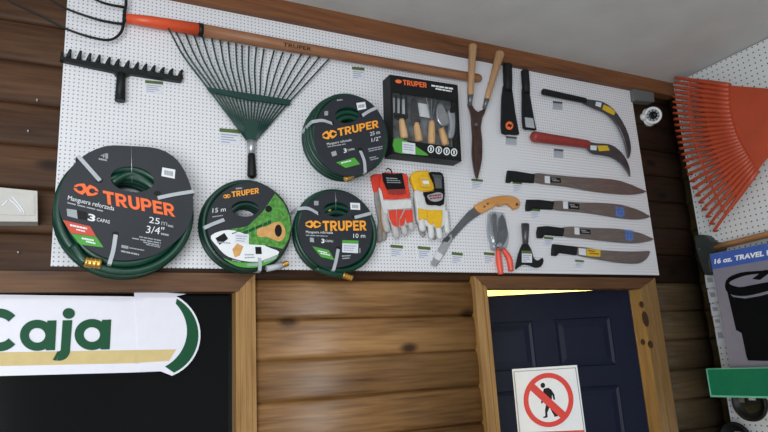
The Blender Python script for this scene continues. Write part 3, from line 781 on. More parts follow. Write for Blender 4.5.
disc('emblem', c1(E, 80, 58), 14/E[2], FD+.001, .0004, 'print_orange', ct, ry=8/E[2], rot=.15)
bars(E, [(222, 72, 318, 87, 7), (240, 86, 310, 98, 6)], FD+.001, 'print_white', ct)
slab('green_panel', cr(E, smooth_poly([(60, 306), (110, 312), (200, 368), (200, 378), (130, 371), (64, 362)], 2)), FD+.001, .0004, 'print_green', ct)
slab('price_sticker', cr(E, [(96, 318), (152, 326), (153, 374), (97, 366)]), FD+.0016, .0004, 'tag_white', ct)
bars(E, [(102, 328, 146, 334, 4), (102, 338, 140, 344, 4), (102, 348, 146, 354, 4)], FD+.002, 'tag_ink', ct)
for q in ((220, 350), (254, 355), (288, 360), (320, 364)):
    disc('tool_icon', c1(E, *q), 14/E[2], FD+.001, .0004, 'print_white', ct, ry=17/E[2], seg=20)
    disc('tool_icon', c1(E, *q), 9.5/E[2], FD+.0014, .0003, 'print_black', ct, ry=12/E[2], seg=20)
    slab('tool_icon', cr(E, [(q[0]-3, q[1]-9), (q[0]+4, q[1]-6), (q[0]+2, q[1]+9), (q[0]-3, q[1]+8)]), FD+.0018, .0002, 'print_white', ct)
SG = 'small hand tools inside the black carton'
dt_ = .058
def hand_handle(t, a, b_, r0=.0105, r1=.0150):
    P0, P1 = at(*c1(E, *a), dt_), at(*c1(E, *b_), dt_); P, R = [], []
    for i in range(9):
        u = i/8; P.append(P0.lerp(P1, u)); R.append(r0+(r1-r0)*math.sin(u*PI*.62))
    P.append(P1+(P1-P0).normalized()*.004); R.append(r1*.5)
    return tube('handle', P, R, 'tool_wood', t, 14)
h = thing('hand_fork', at(*c1(E, 92, 220), dt_), 'small hand fork with three tines, leftmost tool in the black carton', 'hand fork', SG)
for q in ((70, 118, 70, 198), (90, 112, 90, 205), (112, 122, 114, 205)):
    tube('tine', smooth_line([at(*c1(E, q[0], q[1]), dt_+.012), at(*c1(E, (q[0]+q[2])/2, (q[1]+q[3])/2), dt_), at(*c1(E, q[2], q[3]), dt_)], 4), .0045, 'steel_black', h, 8)
slab('fork_base', cr(E, [(62, 192), (122, 202), (120, 218), (100, 226), (84, 224), (64, 212)]), dt_+.003, .006, 'steel_black', h)
hand_handle(h, (92, 222), (105, 302))
h = thing('hand_trowel', at(*c1(E, 157, 240), dt_), 'narrow dark hand trowel, second tool from the left in the black carton', 'hand trowel', SG)
slab('blade', cr(E, smooth_poly([(136, 150), (148, 128), (162, 150), (174, 215), (172, 240), (155, 246), (140, 232)], 3)), dt_+.006, .008, 'steel_dark', h, rim=.003)
hand_handle(h, (156, 238), (168, 316))
h = thing('hand_cultivator', at(*c1(E, 222, 235), dt_), 'hand cultivator with three thin prongs, third tool from the left in the black carton', 'hand cultivator', SG)
for q in ((194, 108), (222, 104), (250, 116)):
    tube('prong', smooth_line([at(*c1(E, *q), dt_+.015), at(*c1(E, (q[0]+223)/2, 165), dt_+.004), at(*c1(E, 223, 232), dt_)], 4), .003, 'steel_grey', h, 8)
hand_handle(h, (224, 230), (222, 328))
h = thing('hand_trowel', at(*c1(E, 275, 250), dt_), 'wide shiny hand trowel, rightmost tool in the black carton', 'hand trowel', SG)
slab('blade', cr(E, smooth_poly([(246, 175), (256, 152), (272, 158), (290, 195), (300, 235), (288, 248), (268, 246), (250, 222)], 3)), dt_+.006, .008, 'steel_bright', h, rim=.003)
tube('tang', [at(*c1(E, 278, 240), dt_), at(*c1(E, 270, 264), dt_)], .0045, 'steel_grey', h, 8)
hand_handle(h, (264, 262), (284, 332))
gb = thing('plastic_bag', at(*c1(E, 318, 240), .05), 'crumpled grey bag at the right side inside the black carton', 'bag')
slab('bag_body', cr(E, smooth_poly([(298, 190), (316, 175), (328, 200), (330, 250), (322, 296), (306, 300), (300, 285), (308, 250)], 3)), .060, .02, 'print_grey', gb, rim=.006)
slab('bag_mark', cr(E, smooth_poly([(306, 170), (325, 160), (333, 178), (322, 192), (305, 190)], 3)), .064, .004, 'print_black', gb)

# ------------------------------------------------------------------ gloves
def glove(t, c, cuff, body, fingers, d, th, mc, mb, mf, side=False):
    slab('cuff', smooth_poly(cr(c, cuff), 3), d+th, th, mc, t, rim=th*.35)
    slab('palm', smooth_poly(cr(c, body), 3), d+th+.001, th, mb, t, rim=th*.35)
    for f in fingers:
        *pts, r = f
        P = [at(*c1(c, *p), d+th*.6) for p in pts]; P = smooth_line(P, 5) if len(P) > 2 else P
        dr = (P[-1]-P[-2]).normalized(); n = len(P)
        R = [r]*n; P = P+[P[-1]+dr*r*.5, P[-1]+dr*r*.85, P[-1]+dr*r]; R += [r*.87, r*.5, r*.1]
        tube('finger', P, R, mf, t, 10, flat=.75)
G1 = (364, 166, 5.39)
g = thing('work_glove', at(*c1(G1, 75, 60), .03), 'back glove of the red pair, its red cuff and tan palm showing at the left', 'glove', 'red work gloves')
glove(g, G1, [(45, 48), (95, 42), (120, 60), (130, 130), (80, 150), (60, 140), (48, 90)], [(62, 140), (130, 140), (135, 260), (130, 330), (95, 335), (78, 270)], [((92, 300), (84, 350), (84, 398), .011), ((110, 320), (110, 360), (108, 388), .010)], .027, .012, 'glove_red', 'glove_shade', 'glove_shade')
slab('palm_patch', smooth_poly(cr(G1, [(88, 226), (110, 225), (130, 260), (132, 340), (105, 350), (92, 300)]), 3), .044, .006, 'glove_tan', g, rim=.002)
g = thing('work_glove', at(*c1(G1, 165, 60), .045), 'front glove of the red pair with white wrist band and black header card', 'glove', 'red work gloves')
glove(g, G1, [(96, 44), (165, 36), (234, 44), (242, 100), (248, 176), (170, 182), (102, 180)], [(102, 178), (170, 178), (250, 172), (258, 240), (265, 300), (230, 322), (185, 330), (150, 310), (130, 270), (112, 235)],
      [((110, 190), (112, 280), (124, 338), .0135), ((160, 310), (168, 345), (176, 372), .0135), ((205, 310), (214, 335), (222, 358), .012), ((245, 290), (252, 315), (257, 335), .011)], .046, .014, 'glove_red', 'glove_grey', 'glove_grey')
slab('wrist_band', cr(G1, [(98, 186), (170, 184), (254, 180), (258, 226), (175, 234), (106, 234)]), .067, .005, 'glove_white', g, rim=.001)
for q in ([(134, 240), (174, 236), (178, 328), (158, 318), (140, 280)], [(180, 236), (215, 235), (192, 280), (190, 326), (182, 328)], [(196, 290), (224, 236), (262, 234), (266, 300), (232, 306), (228, 270), (215, 318), (198, 324)]):
    slab('palm_patch', cr(G1, q), .0665, .004, 'glove_red', g, rim=.001)
slab('thumb_panel', smooth_poly(cr(G1, [(82, 120), (96, 135), (112, 200), (132, 250), (112, 250), (96, 200)]), 3), .066, .006, 'glove_white', g, rim=.002)
hc = slab('header_card', cr(G1, [(98, 36), (152, 44), (206, 38), (222, 122), (125, 126), (104, 78)]), .069, .003, 'print_black', g)
bars(G1, [(120, 62, 180, 66, 5), (122, 74, 196, 78, 4), (124, 86, 200, 88, 4)], .0698, 'print_grey', hc)
slab('card_fringe', cr(G1, [(128, 126), (222, 124), (226, 150), (212, 142), (204, 158), (192, 144), (182, 158), (170, 144), (158, 158), (148, 142), (134, 152)]), .068, .001, 'handle_red', g)
tube('hanger_hook', smooth_line([at(*c1(G1, 152, 44), .068), at(*c1(G1, 146, 24), .068), at(*c1(G1, 130, 12), .066), at(*c1(G1, 118, 22), .06)], 4), .0022, 'plastic_black', g, 8)
G2 = (408, 166, 5.39)
g = thing('work_glove', at(*c1(G2, 35, 60), .03), 'back glove of the yellow pair, grey edge showing behind at the left', 'glove', 'yellow work gloves')
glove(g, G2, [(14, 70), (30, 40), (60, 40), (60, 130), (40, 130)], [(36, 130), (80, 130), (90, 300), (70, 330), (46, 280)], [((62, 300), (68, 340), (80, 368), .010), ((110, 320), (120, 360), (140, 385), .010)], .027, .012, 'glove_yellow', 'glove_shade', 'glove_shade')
g = thing('work_glove', at(*c1(G2, 120, 60), .045), 'front glove of the yellow pair with white leather back and picture card', 'glove', 'yellow work gloves')
glove(g, G2, [(20, 62), (34, 30), (80, 24), (125, 34), (150, 120), (95, 138), (50, 134), (34, 112)], [(40, 132), (90, 136), (200, 150), (206, 225), (212, 290), (185, 330), (120, 326), (60, 300), (50, 225)],
      [((72, 285), (74, 315), (78, 335), .0135), ((120, 310), (124, 345), (126, 375), .0125), ((160, 315), (166, 350), (172, 378), .0125), ((203, 240), (208, 310), (212, 350), .0115)], .046, .014, 'glove_yellow', 'glove_white', 'glove_white')
for q in ([(56, 228), (102, 236), (104, 290), (84, 284), (60, 292)], [(104, 236), (188, 238), (184, 300), (178, 332), (148, 330), (140, 300), (128, 318), (108, 300)]):
    slab('palm_patch', cr(G2, q), .0665, .004, 'glove_yellow', g, rim=.001)
hc = slab('header_card', cr(G2, smooth_poly([(112, 36), (150, 32), (186, 40), (196, 100), (194, 206), (150, 210), (104, 206), (92, 170), (84, 140), (140, 136), (136, 90)], 2)), .069, .003, 'print_black', g)
slab('card_picture', cr(G2, [(136, 48), (180, 70), (184, 120), (150, 120)]), .0698, .0004, 'steel_grey', hc)
slab('card_picture', cr(G2, [(128, 44), (182, 50), (184, 72), (136, 60)]), .0702, .0004, 'lead_grey', hc)
slab('card_picture', cr(G2, smooth_poly([(104, 160), (130, 150), (160, 142), (186, 150), (184, 180), (150, 192), (118, 184)], 3)), .0698, .0004, 'print_grey', hc)
bars(G2, [(112, 158, 180, 150, 9), (118, 172, 182, 164, 8)], .0703, 'handle_red', hc)
slab('yellow_label', cr(G2, [(60, 56), (112, 62), (126, 116), (72, 112)]), .068, .001, 'glove_yellow', g)
slab('yellow_label', cr(G2, [(80, 78), (112, 80), (114, 96), (82, 94)]), .0685, .0004, 'print_white', g)
bars(G2, [(66, 68, 106, 72, 5), (78, 104, 116, 106, 4)], .0688, 'print_grey', g)

# ------------------------------------------------------------------ pruning saw
G = (426, 190, 4.8)
s = thing('pruning_saw', at(*c1(G, 270, 80), .035), 'curved pruning saw with light wooden handle, its blade pointing down left', 'saw')
slab('blade', cr(G, [(245, 72), (205, 102), (170, 140), (130, 190), (100, 222), (80, 250), (55, 298), (27, 355), (48, 364), (76, 320), (96, 288), (118, 246), (160, 197), (212, 146), (272, 108)]), .034, .003, 'steel_grey', s)
b = bmn(); edge = [(48, 364), (76, 320), (96, 288), (118, 246), (160, 197), (212, 146), (262, 112)]
E3 = smooth_line([at(*c1(G, *p), .0335) for p in edge], 6); cpt = at(*c1(G, 60, 200), .0335)
for i in range(len(E3)-1):
    a, bb = E3[i], E3[i+1]; o = (a+bb)/2; nrm = (bb-a).cross(BK.n).normalized(); nrm = nrm if nrm.dot(o-cpt) > 0 else -nrm
    prism(b, [a, bb, o+nrm*.005], BK.n, .002)
link('saw_teeth', b, 'steel_grey', s)
slab('blade_guard', cr(G, [(122, 208), (88, 240), (58, 292), (27, 352), (26, 358), (48, 366), (52, 358), (80, 320), (102, 284), (128, 236)]), .0375, .010, 'steel_bright', s, rim=.001)
slab('guard_band', cr(G, [(82, 246), (96, 226), (112, 222), (118, 232), (104, 250)]), .039, .011, 'steel_dark', s)
slab('guard_label', cr(G, [(52, 292), (82, 312), (66, 340), (40, 326)]), .0385, .0006, 'tag_white', s)
hd = slab('handle', smooth_poly(cr(G, [(238, 78), (268, 55), (310, 37), (370, 26), (425, 31), (450, 47), (456, 68), (442, 88), (427, 90), (416, 80), (396, 67), (378, 70), (360, 76), (342, 70), (325, 84), (295, 99), (266, 110)]), 3), .045, .018, 'saw_wood', s, rim=.004)
for q in ((281, 80), (297, 66)): disc('rivet', c1(G, *q), 5/G[2], .0462, .002, 'steel_dark', hd, seg=14)
disc('hang_hole', c1(G, 437, 69), 7/G[2], .0457, .001, 'steel_dark', hd, seg=14)

# ------------------------------------------------------------------ pruner
PR = (484, 205, 6.17)
p_ = thing('pruning_shears', at(*c1(PR, 100, 250), .04), 'hand pruner with red handles and clear wrap over its grey head', 'pruning shears')
for nm, pts in (('handle', [(88, 270), (88, 300), (92, 345), (98, 385), (104, 428)]), ('handle', [(112, 268), (130, 290), (152, 325), (162, 365), (166, 408)])):
    P = smooth_line([at(*c1(PR, *q), .045) for q in pts], 4); n = len(P)
    tube(nm, P, [.0075+.0045*math.sin(min(1, i/(n-1)*1.15)*PI*.75) for i in range(n)], 'grip_red', p_, 12)
slab('hook_blade', smooth_poly(cr(PR, [(74, 250), (62, 200), (52, 150), (50, 100), (54, 60), (72, 50), (80, 70), (78, 110), (84, 160), (100, 215), (112, 250), (95, 268)]), 3), .048, .006, 'steel_grey', p_, rim=.001)
slab('cutting_blade', smooth_poly(cr(PR, [(118, 252), (136, 220), (148, 180), (142, 130), (128, 80), (112, 58), (96, 90), (94, 140), (92, 190), (96, 240), (106, 262)]), 3), .053, .005, 'lead_grey', p_, rim=.001)
disc('pivot_bolt', c1(PR, 100, 246), 14/PR[2], .058, .006, 'steel_bright', p_, seg=16, rim=.0015)
tube('spring', [at(*c1(PR, 100+5*math.cos(i*1.3), 262+i*1.4), .047+.004*math.sin(i*1.3)) for i in range(20)], .0012, 'steel_bright', p_, 6)
slab('clear_wrap', smooth_poly(cr(PR, [(50, 46), (72, 38), (100, 44), (128, 46), (138, 80), (146, 125), (160, 175), (158, 225), (146, 262), (120, 280), (88, 278), (64, 262), (60, 230), (44, 175), (44, 110)]), 3), .063, .028, 'clear_film', p_, rim=.006)

# ------------------------------------------------------------------ hooked hoe head
hk = thing('hook_blade', at(*c1(G, 478, 200), .035), 'black socketed blade head with a hook at its right, beside the red handled pruner', 'tool head')
slab('blade', smooth_poly(cr(G, [(468, 256), (488, 256), (508, 288), (518, 322), (532, 337), (548, 334), (560, 326), (566, 342), (554, 366), (530, 373), (500, 362), (470, 358), (450, 368), (432, 379), (438, 340), (448, 300)]), 3), .041, .006, 'steel_black', hk, rim=.0015)
tube('socket', [at(*c1(G, 476, 164), .044), at(*c1(G, 477, 220), .044), at(*c1(G, 477, 262), .041)], [.0165, .0135, .0105], 'steel_dark', hk, 14)
price_tag(522, 250.6, 532, 262.4, 'price tag stuck on the black hooked blade head', d=.041, slope=.03)

# ------------------------------------------------------------------ hedge shears
H2 = (456, 36, 5.39); H = (456, 36, 2.88)
hs = thing('hedge_shears', at(*c1(H, 58, 250), .05), 'hedge shears with two pale wooden handles and long rusty brown blades', 'hedge shears')
for (a, b_, f, r0, r1) in (((91, 42), (77, 322), (74, 378), .0175, .0135), ((240, 84), (166, 342), (152, 392), .0195, .0125)):
    P0, P1 = at(*c1(H2, *a), .094), at(*c1(H2, *b_), .078); P, R = rounded(P0, P1, r0, r1); P.insert(5, P0.lerp(P1, .3)); R.insert(5, r0*.84)
    P.insert(6, P0.lerp(P1, .6)); R.insert(6, r1*1.05)
    hh = tube('handle', P, R, 'pale_wood', hs, 16)
    tube('ferrule', [at(*c1(H2, b_[0]+(f[0]-b_[0])*-.05, b_[1]-4), .078), at(*c1(H2, *f), .062)], [r1*.86, r1*.62], 'steel_grey', hh, 14)
slab('blade', smooth_poly(cr(H, [(34, 196), (44, 194), (54, 210), (68, 222), (76, 240), (72, 262), (76, 300), (76, 350), (66, 400), (61, 411), (58, 395), (54, 340), (52, 290), (48, 255), (42, 220)]), 3), .058, .005, 'steel_rust', hs, rim=.0012)
slab('blade', smooth_poly(cr(H, [(88, 198), (80, 210), (60, 220), (48, 232), (45, 250), (48, 290), (47, 340), (54, 392), (61, 410), (66, 380), (68, 330), (68, 280), (72, 245), (84, 220)]), 3), .0525, .005, 'steel_rust', hs, rim=.0012)
disc('pivot_bolt', c1(H, 59, 254), 5/H[2], .062, .005, 'steel_grey', hs, seg=14, rim=.001)

# ------------------------------------------------------------------ black digging blades
def digging(label, c, socket, blade, r):
    t = thing('digging_blade', at(*c1(c, *socket[0]), .035), label, 'tool head', 'black digging blades')
    P = [at(*c1(c, *q), .046) for q in socket]
    tube('socket', [P[0], P[0].lerp(P[1], .05), P[1], P[2]], [r*.96, r, r*1.0, r*.85], 'handle_black', t, 16)
    slab('blade', smooth_poly(cr(c, blade), 2), .047, .010, 'handle_black', t, rim=.002); return t
t = digging('wider black flared digging blade with orange emblem, right of the hedge shears', H, [(148, 83), (149, 135), (150, 158)], [(141, 138), (157, 136), (164, 160), (172, 220), (181, 270), (182, 283), (158, 282), (134, 278), (133, 230), (134, 180), (137, 155)], .0195)
disc('emblem', c1(H, 154, 258), 11/H[2], .0482, .0008, 'print_orange', t, ry=12/H[2])
slab('emblem_mark', cr(H, [(146, 262), (152, 252), (158, 256), (163, 252), (158, 264), (152, 260)]), .0487, .0004, 'handle_black', t)
t = digging('narrower black flared digging blade with white sticker, left of the sickle handles', H, [(198, 101), (201, 142), (203, 165)], [(194, 145), (210, 143), (214, 168), (220, 205), (231, 262), (231, 270), (212, 268), (196, 264), (193, 215), (193, 175)], .0175)
slab('white_sticker', cr(H, [(198, 234), (222, 237), (227, 266), (201, 262)]), .0482, .0006, 'tag_grey', t)

# ------------------------------------------------------------------ sickles
J = (524, 80, 4.32)
def sickle(label, grip, r, gm, blade, white, yellow):
    t = thing('sickle', at(*c1(J, *grip[0]), .035), label, 'sickle', 'sickles on the pegboard')
    P, R = rounded(at(*c1(J, *grip[0]), .051), at(*c1(J, *grip[1]), .049), r[0], r[1]); tube('handle', P, R, gm, t, 14)
    slab('blade', smooth_poly(cr(J, blade), 3), .048, .006, 'steel_dark', t, rim=.0016)
    slab('white_sticker', cr(J, white), .0487, .0006, 'tag_white', t)
    y = slab('yellow_sticker', cr(J, yellow), .0487, .0006, 'print_yellow', t)
    return t
sickle('sickle with long black handle and sharply curved blade, upper of the two sickles', ((78, 50), (268, 90)), (.014, .013), 'handle_black',
       [(255, 82), (300, 86), (335, 92), (370, 110), (400, 140), (430, 185), (452, 235), (463, 285), (461, 320), (452, 338), (446, 310), (434, 260), (412, 208), (380, 164), (345, 138), (310, 124), (275, 108), (255, 98)],
       [(312, 93), (336, 98), (332, 118), (308, 110)], [(345, 106), (372, 118), (396, 138), (388, 152), (362, 140), (338, 126)])
sickle('sickle with thick red handle, lower of the two sickles', ((32, 243), (282, 279)), (.0235, .0185), 'handle_red',
       [(265, 264), (310, 272), (370, 277), (405, 296), (432, 325), (452, 362), (460, 400), (459, 417), (446, 392), (420, 358), (385, 335), (340, 324), (300, 318), (275, 296)],
       [(286, 282), (314, 284), (314, 304), (288, 302)], [(317, 283), (360, 283), (371, 304), (324, 308)])

# ------------------------------------------------------------------ machetes
I = (500, 160, 3.76)
def machete(label, handle, blade, white, second, sm, blue=None):
    t = thing('machete', at(*c1(I, *handle[0]), .035), label, 'machete', 'machetes on the pegboard')
    slab('blade', cr(I, smooth_poly(blade, 3)), .036, .004, 'steel_blade', t, rim=.0012)
    hd = slab('handle', cr(I, [(x+5*max(0, min(1, (handle[0][0]+30-x)/20)), y) for x, y in handle]), .041, .013, 'handle_black', t, rim=.004)
    for u in (.35, .62, .85):
        x = handle[0][0]+(handle[2][0]-handle[0][0])*u; y = handle[1][1]+16+(handle[2][1]-handle[1][1])*u
        disc('rivet', c1(I, x, y), 3/I[2], .0417, .001, 'steel_black', hd, seg=10)
    slab('white_sticker', cr(I, white), .0368, .0006, 'tag_white', t)
    s2 = slab('printed_sticker', cr(I, second), .0368, .0006, sm, t)
    x0, y0 = second[0]; x1, y1 = second[1]; w = x1-x0; hh = second[3][1]-y0
    bars(I, [(x0+w*.1, y0+hh*.2, x0+w*.6, y0+hh*.3, hh*.16), (x0+w*.2, y0+hh*.55, x0+w*.9, y0+hh*.65, hh*.16)], .0372, 'print_grey' if sm == 'print_black' else 'handle_red', s2)
    if blue:
        x, y, w, hh = blue; b = bmn()
        for a0, b0, a1, b1 in ((0, .02, .4, .22), (.5, .0, .95, .2), (.1, .3, .3, .9), (.42, .25, .62, .7), (.7, .3, .98, .55), (.35, .75, .8, .98), (.78, .62, 1, .82)):
            prism(b, [at(*c1(I, x+w*p, y+hh*q+w*p*.12), .0368) for p, q in ((a0, b0), (a1, b0), (a1, b1), (a0, b1))], BK.n, .0003)
        link('blue_stamp', b, 'print_blue', t)
machete('longest machete, topmost of the four, plain brown blade', [(28, 38), (60, 40), (132, 52), (130, 85), (90, 82), (60, 80), (46, 77), (36, 84), (22, 82), (24, 60)],
        [(130, 50), (200, 55), (300, 64), (420, 72), (480, 87), (530, 108), (550, 118), (530, 126), (490, 130), (440, 128), (350, 118), (250, 100), (130, 83)],
        [(168, 60), (187, 61), (188, 88), (169, 86)], [(190, 65), (228, 68), (230, 86), (191, 84)], 'print_black')
machete('second machete from the top with blue stamp near the blade tip', [(100, 148), (150, 148), (205, 155), (201, 185), (160, 183), (126, 180), (116, 190), (98, 190), (97, 170)],
        [(203, 153), (300, 159), (400, 162), (460, 169), (520, 187), (555, 205), (565, 212), (550, 219), (515, 223), (470, 221), (400, 210), (300, 195), (200, 185)],
        [(237, 155), (255, 156), (256, 184), (238, 182)], [(258, 162), (298, 165), (299, 186), (259, 183)], 'print_black', (432, 175, 36, 38))
machete('third machete from the top with blue stamp, directly above the short one', [(143, 250), (180, 247), (243, 255), (240, 286), (205, 283), (172, 280), (160, 293), (140, 292), (138, 270)],
        [(240, 252), (340, 255), (440, 258), (520, 272), (565, 290), (578, 297), (565, 304), (530, 311), (480, 312), (380, 303), (300, 293), (238, 285)],
        [(280, 253), (298, 254), (299, 281), (281, 279)], [(300, 259), (340, 262), (341, 279), (301, 277)], 'print_black', (468, 262, 34, 40))
machete('short machete with yellow sticker and blunt curved tip, lowest of the four', [(198, 315), (230, 318), (293, 325), (290, 357), (255, 352), (226, 348), (212, 360), (194, 358), (195, 335)],
        [(290, 326), (380, 338), (480, 344), (550, 342), (564, 343), (560, 360), (542, 380), (510, 390), (440, 385), (350, 370), (288, 355)],
        [(296, 331), (323, 334), (324, 359), (297, 356)], [(326, 333), (378, 338), (377, 364), (326, 361)], 'print_yellow')

# ------------------------------------------------------------------ things on the log wall
Wb = (0, 180, 7.2)
wb = thing('white_box', at(10, 222, .0), 'white plastic box wrapped in clear film on the log wall, left of the largest coil', 'box')
b = bmn(); prism(b, [at(*p, .062) for p in ((-60, 183), (0, 187.4), (37.3, 191), (37.6, 221.6), (0, 221.4), (-60, 221))], BK.n, .085)
link('housing', bevel(b, .005, 3), 'wrap_white', wb)
b = bmn(); prism(b, [at(*p, .064) for p in ((-55, 188), (0, 192), (34.5, 194.5), (35, 215.5), (0, 214.5), (-55, 214))], BK.n, .003)
link('wrapped_panel', b, 'wrap_white', wb)
for P in ([(9, 199), (16, 205), (22, 213)], [(2, 206), (8, 200)], [(12, 196), (20, 206), (25, 214)]):
    tube('film_fold', smooth_line([at(*q, .0645) for q in P], 4), .0016, 'sign_white', wb, 6)
V = (620, 78, 7.2)
jb = thing('junction_box', at(643, 95, 0), 'grey junction box under the beam at the right end of the pegboard', 'junction box')
b = bmn(); prism(b, [at(*c1(V, *p), .05) for p in ((98, 58), (240, 76), (248, 172), (108, 160))], BK.n, .046); link('box_body', bevel(b, .003), 'box_grey', jb)
b = bmn(); prism(b, [at(*c1(V, *p), .0535) for p in ((92, 52), (243, 71), (245, 92), (94, 74))], BK.n, .05); link('box_lid', bevel(b, .002), 'box_grey', jb)
sc_ = thing('security_camera', at(648, 117.5, 0), 'round white security camera on the logs, below the grey junction box', 'security camera')
C0 = at(*c1(V, 196, 287), .0); r_ = .0425
def lathe(name, o, ax, prof, m, parent, seg=28, up=Vector((0, 0, 1))):
    b = bmn(); u = (up-ax*up.dot(ax)).normalized(); w = ax.cross(u); rings = []
    for r, hgt in prof: rings.append([b.verts.new(o+ax*hgt+(u*math.cos(2*PI*k/seg)+w*math.sin(2*PI*k/seg))*max(r, 1e-4)) for k in range(seg)])
    for A_, B_ in zip(rings, rings[1:]):
        for k in range(seg): b.faces.new((A_[k], A_[(k+1) % seg], B_[(k+1) % seg], B_[k])).smooth = True
    b.faces.new(list(reversed(rings[0]))); b.faces.new(rings[-1])
    return link(name, b, m, parent)
lathe('mount_ring', C0, BK.n, [(.046, -.001), (.046, .008), (.040, .016)], 'camera_white', sc_)
aim = (CAM-C0).normalized()*.75+BK.n*.25; aim.normalize(); C1 = C0+BK.n*.03
lathe('eye_shell', C1, aim, [(.020, -.030), (.037, -.014), (.043, .006), (.042, .016), (.038, .020), (.034, .017)], 'camera_white', sc_)
ey = lathe('eye_face', C1, aim, [(.033, .010), (.0335, .0165), (.030, .0172)], 'print_grey', sc_)
for kk in range(10):
    a = 2*PI*kk/10; u = Vector((0, 0, 1)); u = (u-aim*u.dot(aim)).normalized(); w = aim.cross(u)
    lathe('infrared_lamp', C1+(u*math.cos(a)+w*math.sin(a))*.0245, aim, [(.0045, .017), (.0045, .0205), (.003, .0215)], 'lead_grey', ey, 10)
lathe('lens', C1, aim, [(.019, .016), (.019, .022), (.015, .024), (.007, .0215)], 'dark_glass', sc_, 20)
CL = at(*c1(V, 152, 288), 0)
lathe('side_knuckle', CL, BK.n, [(.017, -.001), (.018, .015), (.014, .024), (.006, .028)], 'camera_white', sc_, 18)

for q, lab in (((37, 99.5), 'small pale screw head in the dark logs, highest of the three left of the pegboard'), ((28, 130.5), 'small pale screw head in the dark logs above the white wrapped box'), ((18, 252), 'small pale screw head in the dark logs below the white wrapped box')):
    tag(disc('screw', q, .9, .021, .012, 'tag_grey', None, seg=12, rim=.001), lab, 'screw', 'screws in the left logs')
# ------------------------------------------------------------------ sign over the counter window
sg = thing('counter_sign', at(60, 336, -.01), 'white and green lettered sign with tan stripe hanging in front of the dark window', 'sign')
sd = .0
slab('sign_panel', [(-75, 291.5), (0, 294.6), (128, 296.4), (172, 297.5), (172, 371), (128, 372.6), (0, 376), (-75, 378.5)], sd, .006, 'sign_panel', sg)
slab('tan_stripe', [(-75, 354.5), (0, 352.3), (128, 350.2), (181, 349.6), (172, 361.8), (128, 363.2), (0, 366), (-75, 368)], sd+.001, .0008, 'print_cream', sg)
# round end with the green arc
def circ(cx, cy, rx, ry, a0, a1, n): return [(cx+rx*math.cos(math.radians(a0+(a1-a0)*i/n)), cy+ry*math.sin(math.radians(a0+(a1-a0)*i/n))) for i in range(n+1)]
CX = (152, 334)
slab('round_end', [(134, 290.5), (186, 294)]+circ(155, 335, 45.5, 44, -62, 68, 16)+[(160, 371), (140, 371)], sd+.0022, .006, 'sign_panel', sg)
slab('green_arc', circ(155, 335, 43.5, 42, -60, 64, 18)+list(reversed(circ(143, 331, 44, 41, -42, 60, 18))), sd+.003, .0008, 'print_deepgreen', sg)
slab('tan_stripe', [(134, 350.2), (176, 349.4), (169, 360.8), (134, 363)], sd+.0032, .0008, 'print_cream', sg)
LA = (0, 275, 3.93)
def letter(name, polys):
    bm = bmn()
    for i, pts in enumerate(polys): prism(bm, [at(*c1(LA, *p), sd+.0022+(.0004 if i == len(polys)-1 else 0)) for p in pts], BK.n, .0012)
    return link(name, bm, 'print_deepgreen', sg)
def band(cx, cy, ro, ri, a0, a1, n=30, sy=1):
    o = [(cx+ro*math.cos(math.radians(a0+(a1-a0)*i/n)), cy+ro*sy*math.sin(math.radians(a0+(a1-a0)*i/n))) for i in range(n+1)]
    i_ = [(cx+ri*math.cos(math.radians(a0+(a1-a0)*i/n)), cy+ri*sy*math.sin(math.radians(a0+(a1-a0)*i/n))) for i in range(n+1)]
    return [[o[k], o[k+1], i_[k+1], i_[k]] for k in range(n)]
letter('letter', band(-4, 216, 86, 50, 42, 318, 40, .98))
for (ax_, ay) in ((146, 237), (361, 234)):
    letter('letter', band(ax_, ay, 68, 32, 0, 360, 40, .9)+[[(ax_+40, ay-58), (ax_+76, ay-59), (ax_+70, ay+58), (ax_+34, ay+59)]])
letter('letter', [[(246, 178), (284, 177), (275, 296), (238, 296)]]+band(232, 293, 44, 6, 0, 100, 14)+[[(226, 299), (232, 302), (222, 337), (207, 334)]])
letter('letter', [[(270+24*math.cos(2*PI*k/24), 151+21*math.sin(2*PI*k/24)) for k in range(24)]])

# ------------------------------------------------------------------ no pedestrians sign on the door
D6 = (500, 360, 6.0)
ns = thing('prohibition_sign', DR.p((548, 400), .004), 'white square no pedestrians sign with red ring taped on the navy door', 'sign')
pn = slab('sign_panel', cr(D6, [(72, 55), (462, 30), (520, 470), (570, 900), (175, 905), (112, 470)]), .0075, .0035, 'sign_white', ns, DR)
for q in ([(80, 68), (456, 44), (457, 49), (81, 73)], [(80, 68), (86, 68), (128, 500), (122, 500)], [(450, 46), (456, 46), (512, 450), (506, 450)]):
    slab('border_line', cr(D6, q), .0079, .0003, 'print_grey', ns, DR)
def ring(c, rx, ry, w, n=56):
    b = bmn(); o = [DR.p(c1(D6, c[0]+rx*math.cos(2*PI*k/n), c[1]+ry*math.sin(2*PI*k/n)), .0091) for k in range(n)]
    i_ = [DR.p(c1(D6, c[0]+(rx-w)*math.cos(2*PI*k/n), c[1]+(ry-w)*math.sin(2*PI*k/n)), .0091) for k in range(n)]
    vo = [b.verts.new(p) for p in o]; vi = [b.verts.new(p) for p in i_]
    for k in range(n): b.faces.new((vo[k], vo[(k+1) % n], vi[(k+1) % n], vi[k]))
    return b
link('red_ring', ring((291, 240), 150, 163, 30), 'sign_red', ns)
b = bmn()
def fig(pts): prism(b, [DR.p(c1(D6, *p), .0081) for p in pts], DR.n, .0003)
fig([(257+14*math.cos(2*PI*k/16), 152+16*math.sin(2*PI*k/16)) for k in range(16)])
fig([(262, 172), (292, 166), (306, 182), (312, 215), (310, 262), (275, 268), (266, 230)])        # trunk
